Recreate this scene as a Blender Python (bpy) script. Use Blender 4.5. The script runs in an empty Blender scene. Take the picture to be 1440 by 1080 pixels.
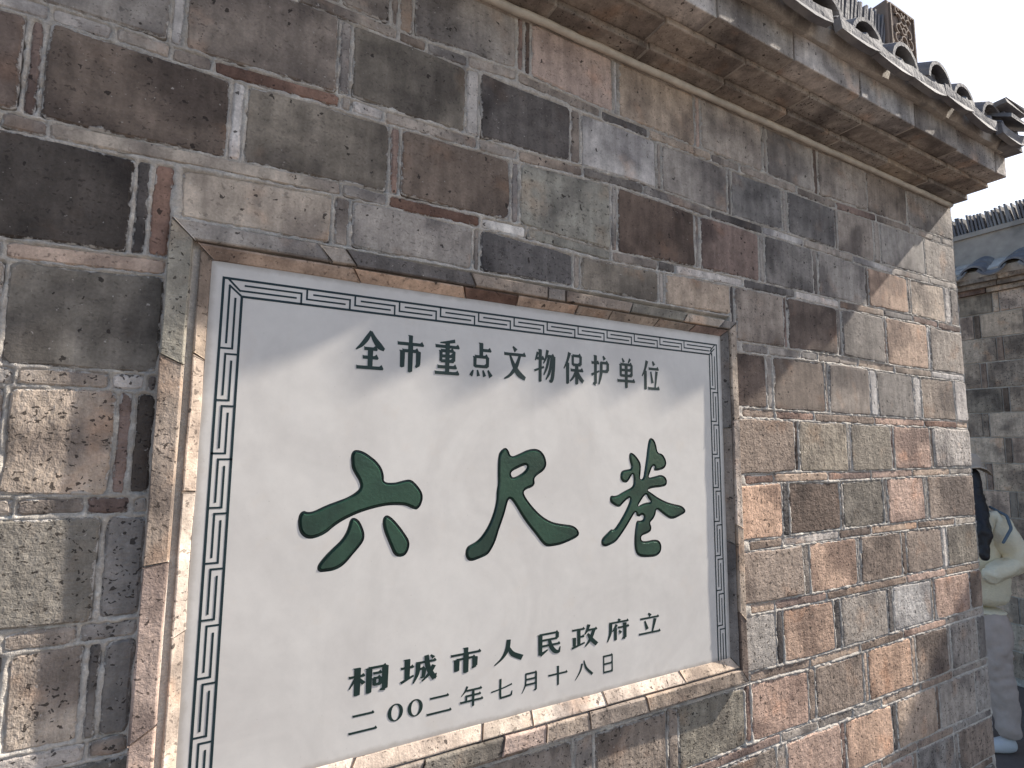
import bpy, math, random
import numpy as np
from mathutils import Vector
from mathutils.geometry import tessellate_polygon
R = math.radians
C = bpy.context.scene.collection
scene = bpy.context.scene
CH = 1.85                      # camera height: every z below is measured from the camera, + CH gives the ground at 0

# ---------------------------------------------------------------- camera, light, sky
cam_d = bpy.data.cameras.new('camera'); cam = bpy.data.objects.new('camera', cam_d); C.objects.link(cam)
cam.location = (0, 0, CH)
cam_d.sensor_width = 36; cam_d.lens = 755.3 / 1440 * 36
cam_d.clip_start = .02; cam_d.clip_end = 500
from mathutils import Matrix
cam.rotation_euler = (Matrix.Rotation(R(-28.66), 3, 'Z') @ Matrix.Rotation(R(90 + 6.205), 3, 'X') @ Matrix.Rotation(R(.579), 3, 'Z')).to_euler()
scene.camera = cam
SUN = Vector((5.1, -1.0, 4.0)).normalized()
world = bpy.data.worlds.new('World'); scene.world = world; world.use_nodes = True
wn = world.node_tree; wn.nodes.clear()
sky = wn.nodes.new('ShaderNodeTexSky'); sky.sky_type = 'NISHITA'; sky.sun_disc = False
sky.sun_elevation = math.asin(SUN.z); sky.sun_rotation = math.atan2(SUN.x, SUN.y)
sky.air_density = 1.0; sky.dust_density = 1.8; sky.ozone_density = 1.0
bg = wn.nodes.new('ShaderNodeBackground'); bg.inputs['Strength'].default_value = .115
wo = wn.nodes.new('ShaderNodeOutputWorld')
wn.links.new(sky.outputs[0], bg.inputs[0]); wn.links.new(bg.outputs[0], wo.inputs[0])
sd = bpy.data.lights.new('sun', 'SUN'); sun = bpy.data.objects.new('sun', sd); C.objects.link(sun)
sd.energy = 5.0; sd.angle = R(.8); sd.color = (1, .93, .83)
sun.rotation_euler = SUN.to_track_quat('Z', 'Y').to_euler()
scene.view_settings.view_transform = 'Standard'; scene.view_settings.look = 'None'
scene.view_settings.exposure = .88; scene.view_settings.gamma = 1; scene.view_settings.use_curve_mapping = False
rng = random.Random(7); nr = np.random.default_rng(5)

# measured layout of the wall (metres on the wall plane: along, height from camera level)
LINES = {"0": [[0.4819,0.9895],[1.0781,1.0024],[1.3995,0.9942],[1.9793,0.9847],[2.6131,0.9911]],"1": [[0.1396,0.8247],[0.1622,0.824],[0.3201,0.8174],[0.4278,0.8195],[0.5514,0.8307],[0.6947,0.816],[0.9755,0.8106],[1.0716,0.8082],[1.2506,0.8094],[1.761,0.8042],[2.0058,0.8129],[2.58,0.8231]],"2": [[-0.2671,0.6414],[-0.1821,0.6407],[-0.0214,0.6347],[0.17,0.6417],[0.2665,0.6375],[0.4415,0.6391],[0.5407,0.6394],[0.7005,0.6484],[0.9322,0.6538],[1.0661,0.6423],[1.3878,0.6386],[1.6418,0.6386],[1.814,0.6342],[2.0913,0.6311],[2.587,0.6455]],"3": [[-0.3026,0.4584],[-0.1438,0.4567],[-0.011,0.4611],[0.1775,0.4691],[0.2682,0.4665],[0.4683,0.4656],[0.5789,0.4659],[0.7348,0.4521],[1.06,0.4594],[1.2841,0.4612],[1.52,0.4619],[1.7971,0.4609],[2.2169,0.4712],[2.5989,0.4652]],"4": [[-0.2863,0.2665],[-0.137,0.2715],[-0.0808,0.273],[1.2741,0.2729],[1.496,0.2744],[1.8604,0.2756],[2.0938,0.269],[2.5842,0.2711]],"5": [[-0.271,0.087],[-0.0872,0.0863],[1.2731,0.0889],[1.5161,0.0869],[2.0385,0.0842],[2.594,0.0853]],"6": [[-0.2554,-0.0966],[-0.1042,-0.0997],[1.2632,-0.0956],[1.5026,-0.0911],[1.7659,-0.0966],[2.1415,-0.0923],[2.6046,-0.0923]],"7": [[-0.24,-0.278],[-0.164,-0.2787],[1.2823,-0.2728],[1.5561,-0.2725],[1.9688,-0.271],[2.6072,-0.278]],"8": [[-0.2264,-0.4389],[-0.1769,-0.4409],[1.2844,-0.4379],[1.542,-0.4447],[1.948,-0.4443],[2.5996,-0.4514]],"9": [[1.2745,-0.6095],[1.5277,-0.619],[2.0132,-0.6166],[2.5693,-0.618]],"10": [[1.3797,-0.7839],[1.8769,-0.7979],[2.5939,-0.8016]],"11": [[1.8684,-0.9724],[2.0548,-0.9707],[2.5774,-0.9823]]}
ROWS = {"0": [[-0.0597,"n"],[0.1613,"g"],[0.2572,"n"],[0.2749,"n"],[0.3052,"g"],[0.5506,"r"],[0.5695,"b"],[0.5867,"p"],[0.8305,"l"],[0.8467,"t"],[1.1216,"p"],[1.1412,"g"],[1.4104,"g"],[1.4305,"g"],[1.6633,"b"],[1.6902,"g"],[1.9745,"n"],[2.2489,"g"],[2.5995,""]],"1": [[-0.2745,"g"],[-0.1094,"l"],[-0.0879,"n"],[0.1621,"g"],[0.1849,"N"],[0.4263,"l"],[0.4584,"d"],[0.6986,"n"],[0.7278,"l"],[0.9734,"g"],[0.991,"g"],[1.2465,"g"],[1.2615,"D"],[1.4936,"g"],[1.518,"D"],[1.7653,"g"],[1.7814,"n"],[2.0001,"g"],[2.0414,"g"],[2.3564,"g"],[2.5717,""]],"2": [[-0.4195,"b"],[-0.2818,"r"],[-0.263,"B"],[-0.014,"l"],[0.009,"N"],[0.2666,"r"],[0.2867,"B"],[0.5381,"l"],[0.5598,"G"],[0.8193,"g"],[0.8394,"b"],[1.1083,"g"],[1.1274,"r"],[1.3728,"g"],[1.3985,"D"],[1.6345,"g"],[1.6607,"g"],[1.932,"n"],[1.9495,"o"],[2.2078,"g"],[2.233,"t"],[2.4852,"l"],[2.5312,"g"],[2.5841,""]],"3": [[-0.4345,"E"],[-0.1372,"d"],[-0.1158,"R"],[-0.0782,"T"],[0.1651,"g"],[0.196,"g"],[0.4486,"g"],[0.465,"d"],[0.7059,"g"],[0.7261,"N"],[0.9715,"g"],[0.9936,"t"],[1.2407,"d"],[1.2583,"n"],[1.4756,"r"],[1.4926,"b"],[1.7483,"g"],[1.772,"D"],[2.0274,"r"],[2.0411,"o"],[2.3261,"l"],[2.3472,"g"],[2.5827,""]],"4": [[-0.4165,"g"],[-0.2756,"N"],[-0.0803,""]],"5": [[-0.3988,"n"],[-0.2618,"t"],[-0.1346,"r"],[-0.1135,"E"],[-0.0771,""]],"6": [[-0.3811,"N"],[-0.1382,"D"],[-0.0729,""]],"7": [[-0.3644,"n"],[-0.2318,"t"],[-0.1433,"D"],[-0.1254,"D"],[-0.0779,""]],"9": [[0.3788,"n"],[0.703,"g"],[0.757,"n"],[0.9706,"n"],[1.0049,"G"],[1.2446,"r"],[1.2695,"p"],[1.511,"n"],[1.544,"n"],[1.7882,"t"],[1.8115,"o"],[2.0681,"t"],[2.0954,"n"],[2.3135,"g"],[2.3341,"g"],[2.5355,"D"],[2.6111,""]],"10": [[0.9923,"n"],[1.3614,"g"],[1.4032,"p"],[1.6518,"r"],[1.6768,"o"],[1.9281,"d"],[1.9575,"t"],[2.2062,"n"],[2.2305,"g"],[2.4916,"g"],[2.5712,""]],"11": [[1.1027,"n"],[1.3841,"g"],[1.4292,"p"],[2.0336,"n"],[2.0602,"g"],[2.307,"g"],[2.3376,"n"],[2.5605,""]]}
ROWS_RIGHT = {"4": [[1.2692,"b"],[1.3849,"g"],[1.4136,"B"],[1.6662,"g"],[1.6849,"n"],[1.9132,"l"],[1.9606,"D"],[2.2021,"l"],[2.2572,"n"],[2.5048,"l"],[2.5803,""]],"5": [[1.274,"n"],[1.4992,"b"],[1.5195,"G"],[1.7711,"g"],[1.7869,"N"],[2.0276,"r"],[2.0458,"p"],[2.2925,"b"],[2.3184,"l"],[2.6202,""]],"6": [[1.2699,"o"],[1.4306,"d"],[1.4628,"b"],[1.7152,"g"],[1.7265,"N"],[1.962,"g"],[1.9838,"p"],[2.2262,"g"],[2.2511,"n"],[2.6119,""]],"7": [[1.2747,"n"],[1.5154,"g"],[1.5457,"o"],[1.7862,"g"],[1.8058,"n"],[2.0508,"n"],[2.0827,"n"],[2.3265,"l"],[2.3632,"N"],[2.6094,""]],"8": [[1.2738,"g"],[1.3821,"d"],[1.4128,"o"],[1.6493,"d"],[1.6855,"g"],[1.9419,"d"],[1.9761,"l"],[2.2249,"t"],[2.2447,"p"],[2.504,"n"],[2.6021,""]]}
THIN = {"1": [[0.2748,"n"],[0.3356,"g"],[0.4278,"g"],[0.5514,"n"],[0.7911,"d"],[0.948,"t"],[1.1829,"g"],[1.3025,"n"]],"2": [[-0.2612,"l"],[-0.1821,"g"],[-0.1051,"n"],[-0.043,"R"],[0.1674,"g"],[0.19,"l"],[0.2522,"g"],[0.4567,"g"],[0.5552,"n"],[0.7358,"D"],[0.9274,"g"],[1.1757,"d"],[1.3943,"l"],[1.5938,"g"]],"3": [[-0.3764,"l"],[-0.3026,"g"],[-0.2482,"T"],[0.1775,"g"],[0.2654,"R"],[0.4649,"w"],[0.5789,"G"],[0.8202,"g"],[0.9714,"D"],[1.0341,"l"],[1.2992,"D"],[1.5374,"l"],[1.769,"n"]],"4": [[-0.3589,"g"],[-0.2825,"o"],[-0.0827,"o"]],"5": [[-0.3425,"g"],[-0.2544,"t"],[-0.1458,"l"],[-0.1011,"g"]],"6": [[-0.3257,"g"],[-0.2406,"n"],[-0.1617,"r"],[-0.106,"g"]],"7": [[-0.3091,"g"],[-0.24,"n"],[-0.156,"g"],[-0.0801,"g"]]}
THIN_RIGHT = {"4": [[1.283,"g"],[1.3972,"g"],[1.5476,"D"],[1.6373,"g"],[1.8604,"t"],[2.0844,"n"],[2.3432,"l"]],"5": [[1.2731,"n"],[1.417,"r"],[1.6033,"n"],[1.9369,"p"],[2.2644,"R"],[2.5067,"t"]],"6": [[1.2748,"r"],[1.3987,"t"],[1.6565,"p"],[1.8954,"p"],[2.1558,"t"]],"7": [[1.2823,"n"],[1.4243,"l"],[1.6992,"b"],[1.8758,"t"],[2.1647,"n"]],"8": [[1.2787,"t"],[1.3818,"p"],[1.6215,"n"],[2.0713,"p"],[2.339,"t"]],"9": [[1.2689,"n"],[1.5277,"t"],[1.7783,"n"],[2.0264,"p"],[2.3125,"g"]],"10": [[1.0183,"r"],[1.3827,"g"],[1.5469,"g"],[1.7222,"g"],[1.8769,"t"],[2.1149,"n"],[2.3349,"g"]],"11": [[1.704,"p"],[1.8564,"n"],[2.0682,"n"],[2.3064,"g"]]}
BIG = [[[[[0.2154,-0.037],[0.2142,-0.0266],[0.2172,-0.0189],[0.2235,-0.0157],[0.2366,-0.0188],[0.2488,-0.0267],[0.2625,-0.0373],[0.2724,-0.0507],[0.2764,-0.064],[0.276,-0.0758],[0.2965,-0.0772],[0.313,-0.0728],[0.327,-0.071],[0.3372,-0.0788],[0.3491,-0.0928],[0.3532,-0.1051],[0.3499,-0.1199],[0.3416,-0.129],[0.333,-0.1267],[0.3201,-0.1199],[0.3034,-0.1178],[0.2816,-0.1181],[0.2577,-0.1222],[0.2371,-0.1276],[0.2219,-0.1331],[0.2046,-0.141],[0.1902,-0.1501],[0.1785,-0.1604],[0.1643,-0.1667],[0.1502,-0.1689],[0.1382,-0.1624],[0.1323,-0.1511],[0.1304,-0.1365],[0.1318,-0.1257],[0.1384,-0.1195],[0.1456,-0.1228],[0.1551,-0.1221],[0.1739,-0.1131],[0.1932,-0.1065],[0.2105,-0.1009],[0.2254,-0.0925],[0.234,-0.0838],[0.231,-0.0721],[0.2214,-0.0577],[0.2163,-0.0473]]],[[[0.2151,-0.1517],[0.2172,-0.1404],[0.2233,-0.1357],[0.2324,-0.1401],[0.2393,-0.1507],[0.2451,-0.1663],[0.2438,-0.1789],[0.2345,-0.1908],[0.2248,-0.2013],[0.2152,-0.2129],[0.2056,-0.2206],[0.1935,-0.2255],[0.179,-0.226],[0.1695,-0.2255],[0.1649,-0.219],[0.1676,-0.2108],[0.1778,-0.1984],[0.1894,-0.1871],[0.2024,-0.1758],[0.2106,-0.1639]]],[[[0.2759,-0.1478],[0.2775,-0.1388],[0.2843,-0.1345],[0.2946,-0.1411],[0.3074,-0.155],[0.319,-0.1702],[0.3292,-0.1855],[0.3283,-0.1999],[0.3217,-0.2112],[0.3094,-0.2135],[0.2996,-0.2079],[0.2938,-0.1958],[0.2865,-0.1796],[0.2792,-0.1636]]]],[[[[0.5124,-0.0423],[0.5132,-0.0245],[0.5205,-0.015],[0.5307,-0.0102],[0.5376,-0.017],[0.5429,-0.0306],[0.562,-0.024],[0.5832,-0.0148],[0.6048,-0.0123],[0.6195,-0.0191],[0.6288,-0.0325],[0.6318,-0.0481],[0.6241,-0.0603],[0.607,-0.0693],[0.5998,-0.0767],[0.6024,-0.0875],[0.5945,-0.0949],[0.5821,-0.0975],[0.5733,-0.1032],[0.5805,-0.117],[0.5984,-0.1373],[0.6202,-0.1566],[0.6459,-0.1703],[0.6722,-0.1756],[0.699,-0.1797],[0.7126,-0.1884],[0.7184,-0.1998],[0.7106,-0.207],[0.6912,-0.2133],[0.6684,-0.2192],[0.6497,-0.2207],[0.6314,-0.2208],[0.6186,-0.2107],[0.6059,-0.1948],[0.588,-0.1757],[0.5703,-0.1538],[0.5562,-0.1323],[0.544,-0.117],[0.5388,-0.1168],[0.5355,-0.1255],[0.5307,-0.1428],[0.5242,-0.16],[0.5161,-0.1797],[0.5098,-0.1994],[0.5002,-0.2157],[0.4922,-0.225],[0.4746,-0.2304],[0.4558,-0.2348],[0.4457,-0.2292],[0.4423,-0.2164],[0.4458,-0.2056],[0.4551,-0.2013],[0.4676,-0.1961],[0.4802,-0.1844],[0.4929,-0.1667],[0.503,-0.1443],[0.5102,-0.1185],[0.5099,-0.0981],[0.5131,-0.0865],[0.5121,-0.0629]],[[0.5433,-0.0611],[0.5623,-0.0527],[0.5799,-0.0466],[0.5828,-0.0521],[0.5729,-0.0625],[0.559,-0.0698],[0.5486,-0.0732],[0.5444,-0.0695]]]],[[[[0.9285,0.015],[0.9413,0.0123],[0.9496,-0.0014],[0.9534,-0.0223],[0.9686,-0.0239],[0.9792,-0.0353],[0.9832,-0.0499],[0.9741,-0.061],[0.9544,-0.0655],[0.9394,-0.0653],[0.944,-0.0533],[0.9354,-0.0541],[0.9287,-0.0683],[0.9208,-0.0823],[0.9412,-0.079],[0.9628,-0.0746],[0.978,-0.0804],[0.9842,-0.0918],[0.9795,-0.1028],[0.962,-0.1055],[0.9363,-0.1063],[0.9159,-0.1103],[0.9317,-0.1181],[0.9527,-0.1305],[0.9828,-0.1428],[1.0091,-0.1488],[1.0315,-0.1531],[1.0439,-0.1634],[1.0422,-0.1714],[1.0216,-0.1783],[0.9991,-0.185],[0.9817,-0.1793],[0.9604,-0.1655],[0.9457,-0.156],[0.9441,-0.1678],[0.9366,-0.1798],[0.9238,-0.1877],[0.9298,-0.198],[0.9275,-0.2087],[0.9128,-0.2138],[0.8962,-0.2166],[0.8968,-0.2288],[0.9124,-0.2306],[0.9375,-0.2279],[0.9544,-0.2323],[0.9613,-0.2452],[0.9579,-0.2604],[0.9428,-0.2683],[0.9281,-0.2686],[0.8952,-0.2662],[0.8812,-0.2583],[0.8754,-0.2428],[0.875,-0.2217],[0.8783,-0.1977],[0.8827,-0.1804],[0.8937,-0.1819],[0.9032,-0.1794],[0.9063,-0.1704],[0.8973,-0.1677],[0.8931,-0.1727],[0.8829,-0.1706],[0.8811,-0.1583],[0.8687,-0.1729],[0.8524,-0.193],[0.8364,-0.2099],[0.8206,-0.225],[0.8014,-0.2314],[0.7862,-0.234],[0.777,-0.226],[0.7789,-0.2145],[0.7941,-0.2039],[0.8076,-0.1946],[0.8133,-0.1979],[0.825,-0.1868],[0.8409,-0.1683],[0.8572,-0.145],[0.8663,-0.1256],[0.8554,-0.1297],[0.8414,-0.1397],[0.8314,-0.1483],[0.8179,-0.1431],[0.8026,-0.1341],[0.8047,-0.1187],[0.822,-0.1217],[0.8458,-0.1111],[0.8741,-0.1013],[0.8756,-0.0844],[0.8739,-0.0689],[0.8643,-0.0826],[0.8541,-0.093],[0.8402,-0.0896],[0.8337,-0.0773],[0.8386,-0.0637],[0.8546,-0.0608],[0.8708,-0.0589],[0.865,-0.044],[0.8616,-0.0285],[0.8666,-0.0207],[0.8776,-0.0238],[0.8917,-0.0364],[0.8997,-0.049],[0.8986,-0.0662],[0.8948,-0.0854],[0.9052,-0.0835],[0.9099,-0.0632],[0.9168,-0.0318],[0.9218,-0.0]],[[0.9141,-0.1181],[0.9196,-0.1308],[0.9312,-0.1397],[0.9144,-0.1399],[0.8978,-0.1438],[0.8862,-0.1494],[0.898,-0.1345]]]]]
CHARS = [["全","t",0.2145,0.2694,0.1342,0.2042],["市","t",0.2921,0.3468,0.133,0.2034],["重","t",0.3693,0.4225,0.1336,0.2017],["点","t",0.4456,0.4977,0.1327,0.2026],["文","t",0.5234,0.5777,0.1309,0.2023],["物","t",0.599,0.6537,0.1331,0.2045],["保","t",0.6756,0.7301,0.1314,0.2032],["护","t",0.7533,0.8063,0.1332,0.2031],["单","t",0.83,0.8844,0.1317,0.2008],["位","t",0.9066,0.9637,0.1339,0.2005],["桐","b",0.2274,0.2957,-0.4414,-0.3949],["城","b",0.3201,0.3889,-0.4386,-0.3948],["市","b",0.4157,0.4816,-0.4382,-0.3991],["人","b",0.5099,0.5746,-0.4428,-0.3998],["民","b",0.6073,0.6686,-0.4423,-0.3987],["政","b",0.6967,0.7649,-0.4401,-0.3977],["府","b",0.7918,0.8555,-0.444,-0.3993],["立","b",0.8857,0.9514,-0.4426,-0.4021],["二","d",0.2305,0.2792,-0.5039,-0.469],["〇","d",0.2977,0.3261,-0.4989,-0.4697],["〇","d",0.3345,0.3634,-0.4987,-0.4696],["二","d",0.3717,0.4203,-0.504,-0.4698],["年","d",0.4384,0.4865,-0.5055,-0.4685],["七","d",0.5043,0.5526,-0.5025,-0.4675],["月","d",0.5721,0.613,-0.5091,-0.4662],["十","d",0.6374,0.685,-0.5057,-0.4682],["八","d",0.7043,0.7527,-0.5097,-0.4679],["日","d",0.7785,0.8098,-0.5077,-0.4685]]
LINES = {int(k): v for k, v in LINES.items()}

# ---------------------------------------------------------------- helpers
def tag(o, label=None, cat=None, group=None, kind=None):
    for k, v in (('label', label), ('category', cat), ('group', group), ('kind', kind)):
        if v: o[k] = v
    return o
def link(name, me, mat=None, parent=None, col=None):
    o = bpy.data.objects.new(name, me); C.objects.link(o)
    if mat and not me.materials: me.materials.append(mat)
    if parent: o.parent = parent
    if col: o.color = col
    return o
def empty(name, loc=(0, 0, 0)):
    o = bpy.data.objects.new(name, None); C.objects.link(o); o.location = loc; o.empty_display_size = .1; return o
def mesh(name, v, f, mat=None, smooth=False):
    me = bpy.data.meshes.new(name); me.from_pydata([tuple(q) for q in v], [], f); me.update()
    if mat: me.materials.append(mat)
    if smooth: me.polygons.foreach_set('use_smooth', [True] * len(me.polygons))
    return me
def child_of(o, parent):       # parents are placed with identity rotation: keep world coordinates
    o.parent = parent; o.matrix_parent_inverse = parent.matrix_world.inverted() if False else Matrix.Translation(-parent.location)
    return o
def P(u, y, z): return (u, y, z + CH)

# ---------------------------------------------------------------- materials
def new_mat(name):
    m = bpy.data.materials.new(name); m.use_nodes = True; nt = m.node_tree; nt.nodes.clear()
    out = nt.nodes.new('ShaderNodeOutputMaterial'); b = nt.nodes.new('ShaderNodeBsdfPrincipled')
    nt.links.new(b.outputs[0], out.inputs[0]); b.inputs['Roughness'].default_value = .9
    b.inputs['Specular IOR Level'].default_value = .3
    return m, nt, b
class N:
    def __init__(s, nt): s.nt = nt
    def node(s, t, **k):
        n = s.nt.nodes.new(t)
        for a, v in k.items(): setattr(n, a, v)
        return n
    def set(s, n, i, v):
        if hasattr(v, 'is_linked') or isinstance(v, bpy.types.NodeSocket): s.nt.links.new(v, n.inputs[i])
        else: n.inputs[i].default_value = v
    def noise(s, vec, scale, detail=3, rough=.55, dist=0.):
        n = s.node('ShaderNodeTexNoise'); s.set(n, 'Vector', vec); s.set(n, 'Scale', scale); s.set(n, 'Detail', detail); s.set(n, 'Roughness', rough); s.set(n, 'Distortion', dist)
        return n.outputs['Fac']
    def math(s, op, a, b=0., c=None, clamp=False):
        n = s.node('ShaderNodeMath', operation=op, use_clamp=clamp); s.set(n, 0, a); s.set(n, 1, b)
        if c is not None: s.set(n, 2, c)
        return n.outputs[0]
    def ramp(s, x, a, b, lo=0., hi=1., smooth=True):
        n = s.node('ShaderNodeMapRange', interpolation_type='SMOOTHSTEP' if smooth else 'LINEAR')
        s.set(n, 0, x); s.set(n, 1, a); s.set(n, 2, b); s.set(n, 3, lo); s.set(n, 4, hi); return n.outputs[0]
    def mix(s, f, a, b, mode='MIX'):
        n = s.node('ShaderNodeMix', data_type='RGBA', blend_type=mode); s.set(n, 0, f); s.set(n, 6, a); s.set(n, 7, b); return n.outputs[2]
    def vmath(s, op, a, b=(0, 0, 0)):
        n = s.node('ShaderNodeVectorMath', operation=op); s.set(n, 0, a); s.set(n, 1, b); return n.outputs[0]
    def bump(s, h, dist, strength=1., normal=None):
        n = s.node('ShaderNodeBump'); s.set(n, 'Height', h); s.set(n, 'Distance', dist); s.set(n, 'Strength', strength)
        if normal: s.set(n, 'Normal', normal)
        return n.outputs[0]

def brick_material(name, attr_color=False):
    m, nt, b = new_mat(name); g = N(nt)
    oi = g.node('ShaderNodeObjectInfo'); geo = g.node('ShaderNodeNewGeometry')
    at = g.node('ShaderNodeAttribute', attribute_name='edge')
    if attr_color:
        ca = g.node('ShaderNodeAttribute', attribute_name='tint'); col = ca.outputs['Color']; rough = ca.outputs['Alpha']; rnd = g.math('FRACT', g.math('MULTIPLY', g.math('ADD', rough, .3), 37.))
    else: col = oi.outputs['Color']; rough = oi.outputs['Alpha']; rnd = oi.outputs['Random']
    off = g.node('ShaderNodeCombineXYZ'); g.set(off, 0, g.math('MULTIPLY', rnd, 31.)); g.set(off, 1, g.math('MULTIPLY', rnd, 17.)); g.set(off, 2, g.math('MULTIPLY', rnd, 53.))
    pos = g.vmath('ADD', geo.outputs['Position'], off.outputs[0])
    big = g.noise(pos, 5.5, 2, .5, .4); mid = g.noise(pos, 34, 4, .6); fine = g.noise(pos, 230, 3, .7)
    # burnt heart / lighter rim, differently placed on every brick
    c = g.mix(g.ramp(big, .42, .66), g.mix(1., col, (1.25, 1.20, 1.14, 1), 'MULTIPLY'), g.mix(1., col, (.60, .57, .56, 1), 'MULTIPLY'))
    warm = g.noise(g.vmath('ADD', pos, (7, 3, 1)), 9, 3)
    c = g.mix(g.ramp(warm, .56, .74, 0, .55), c, g.mix(1., col, (1.35, 1.02, .8, 1), 'MULTIPLY'))
    c = g.mix(1., c, g.math('ADD', .45, g.math('MULTIPLY', mid, 1.1)), 'MULTIPLY')
    c = g.mix(1., c, g.math('ADD', .62, g.math('MULTIPLY', fine, .76)), 'MULTIPLY')
    # vertical weather streaks
    sv = g.vmath('MULTIPLY', pos, (1, 1, .12)); st = g.noise(sv, 46, 3)
    c = g.mix(1., c, g.ramp(st, .3, .7, .84, 1.14), 'MULTIPLY')
    # pits
    dpos = g.vmath('ADD', pos, g.vmath('SCALE', pos)) if False else pos
    jit = g.node('ShaderNodeTexNoise'); g.set(jit, 'Vector', pos); g.set(jit, 'Scale', 90.)
    jv = g.node('ShaderNodeVectorMath', operation='SCALE'); g.set(jv, 0, jit.outputs['Color']); jv.inputs['Scale'].default_value = .020
    pv = g.vmath('ADD', pos, jv.outputs[0])
    vo = g.node('ShaderNodeTexVoronoi'); g.set(vo, 'Vector', pv); g.set(vo, 'Scale', 60.)
    sep = g.node('ShaderNodeSeparateColor'); g.set(sep, 0, vo.outputs['Color'])
    rad = g.ramp(sep.outputs[0], .66, 1., .0, .26, False)
    pit = g.math('GREATER_THAN', rad, vo.outputs['Distance'])
    vo2 = g.node('ShaderNodeTexVoronoi'); g.set(vo2, 'Vector', g.vmath('MULTIPLY', pv, (1, 1, 1.6))); g.set(vo2, 'Scale', 130.)
    sep2 = g.node('ShaderNodeSeparateColor'); g.set(sep2, 0, vo2.outputs['Color'])
    pit2 = g.math('GREATER_THAN', g.ramp(sep2.outputs[1], .5, 1., 0, .46, False), vo2.outputs['Distance'])
    pit2 = g.math('MULTIPLY', pit2, g.ramp(rough, .0, .4, .25, 1.))
    pits = g.math('MAXIMUM', pit, pit2)
    c = g.mix(g.math('MULTIPLY', pits, .82), c, (.026, .020, .018, 1))
    # pale grains
    gr = g.noise(g.vmath('ADD', pos, (3, 9, 4)), 150, 2); c = g.mix(g.ramp(gr, .70, .76, 0, .6), c, (.5, .46, .42, 1))
    # mortar smeared over the brick's rim
    sm = g.math('ADD', at.outputs['Fac'], g.math('MULTIPLY', g.math('SUBTRACT', g.noise(pos, 85, 4, .7), .5), 1.5))
    blot = g.ramp(g.noise(g.vmath('ADD', pos, (1, 5, 8)), 13, 3), .60, .72, 0, .35)
    sme = g.ramp(g.math('ADD', sm, blot), .82, 1.05)
    c = g.mix(g.math('MULTIPLY', sme, .85), c, (.50, .465, .43, 1))
    nt.links.new(c, b.inputs['Base Color'])
    # relief
    ws = g.noise(g.vmath('MULTIPLY', pos, (1, 1, 5.5)), 30, 4, .6, .6)
    vs = g.noise(g.vmath('MULTIPLY', pos, (4., 1, 1)), 34, 4, .6, .4)
    coarse = g.noise(pos, 62, 5, .65)
    dirn = g.math('GREATER_THAN', rnd, .62)
    strn = g.mix(dirn, ws, vs)
    h = g.math('ADD', g.math('MULTIPLY', coarse, .95), g.math('MULTIPLY', strn, .30))
    h = g.math('MULTIPLY', h, g.math('ADD', .10, rough))
    h = g.math('ADD', h, g.math('MULTIPLY', fine, g.math('ADD', .05, g.math('MULTIPLY', rough, .12))))
    h = g.math('SUBTRACT', h, g.math('MULTIPLY', pits, .45))
    h = g.math('ADD', h, g.math('MULTIPLY', sme, .22))
    nt.links.new(g.bump(h, .0075, 1.), b.inputs['Normal'])
    b.inputs['Roughness'].default_value = .88
    return m
M_BRICK = brick_material('brick'); M_BRICKWORK = brick_material('brickwork', True)

def mortar_material():
    m, nt, b = new_mat('mortar'); g = N(nt); geo = g.node('ShaderNodeNewGeometry'); pos = geo.outputs['Position']
    big = g.noise(pos, 3.2, 3); mid = g.noise(pos, 28, 4); fine = g.noise(pos, 240, 3, .7)
    c = g.mix(g.ramp(big, .35, .7), (.55, .50, .445, 1), (.40, .365, .325, 1))
    c = g.mix(g.ramp(mid, .5, .7), c, (.66, .61, .54, 1))
    c = g.mix(g.ramp(g.noise(g.vmath('ADD', pos, (4, 4, 4)), 11, 3), .60, .74, 0, .6), c, (.20, .19, .19, 1))
    c = g.mix(1., c, g.math('ADD', .5, g.math('MULTIPLY', fine, 1.)), 'MULTIPLY')
    nt.links.new(c, b.inputs['Base Color'])
    h = g.math('ADD', g.math('MULTIPLY', g.noise(pos, 90, 6, .75), 1.), g.math('MULTIPLY', fine, .45))
    nt.links.new(g.bump(h, .004, 1.), b.inputs['Normal'])
    return m
M_MORTAR = mortar_material()

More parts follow.
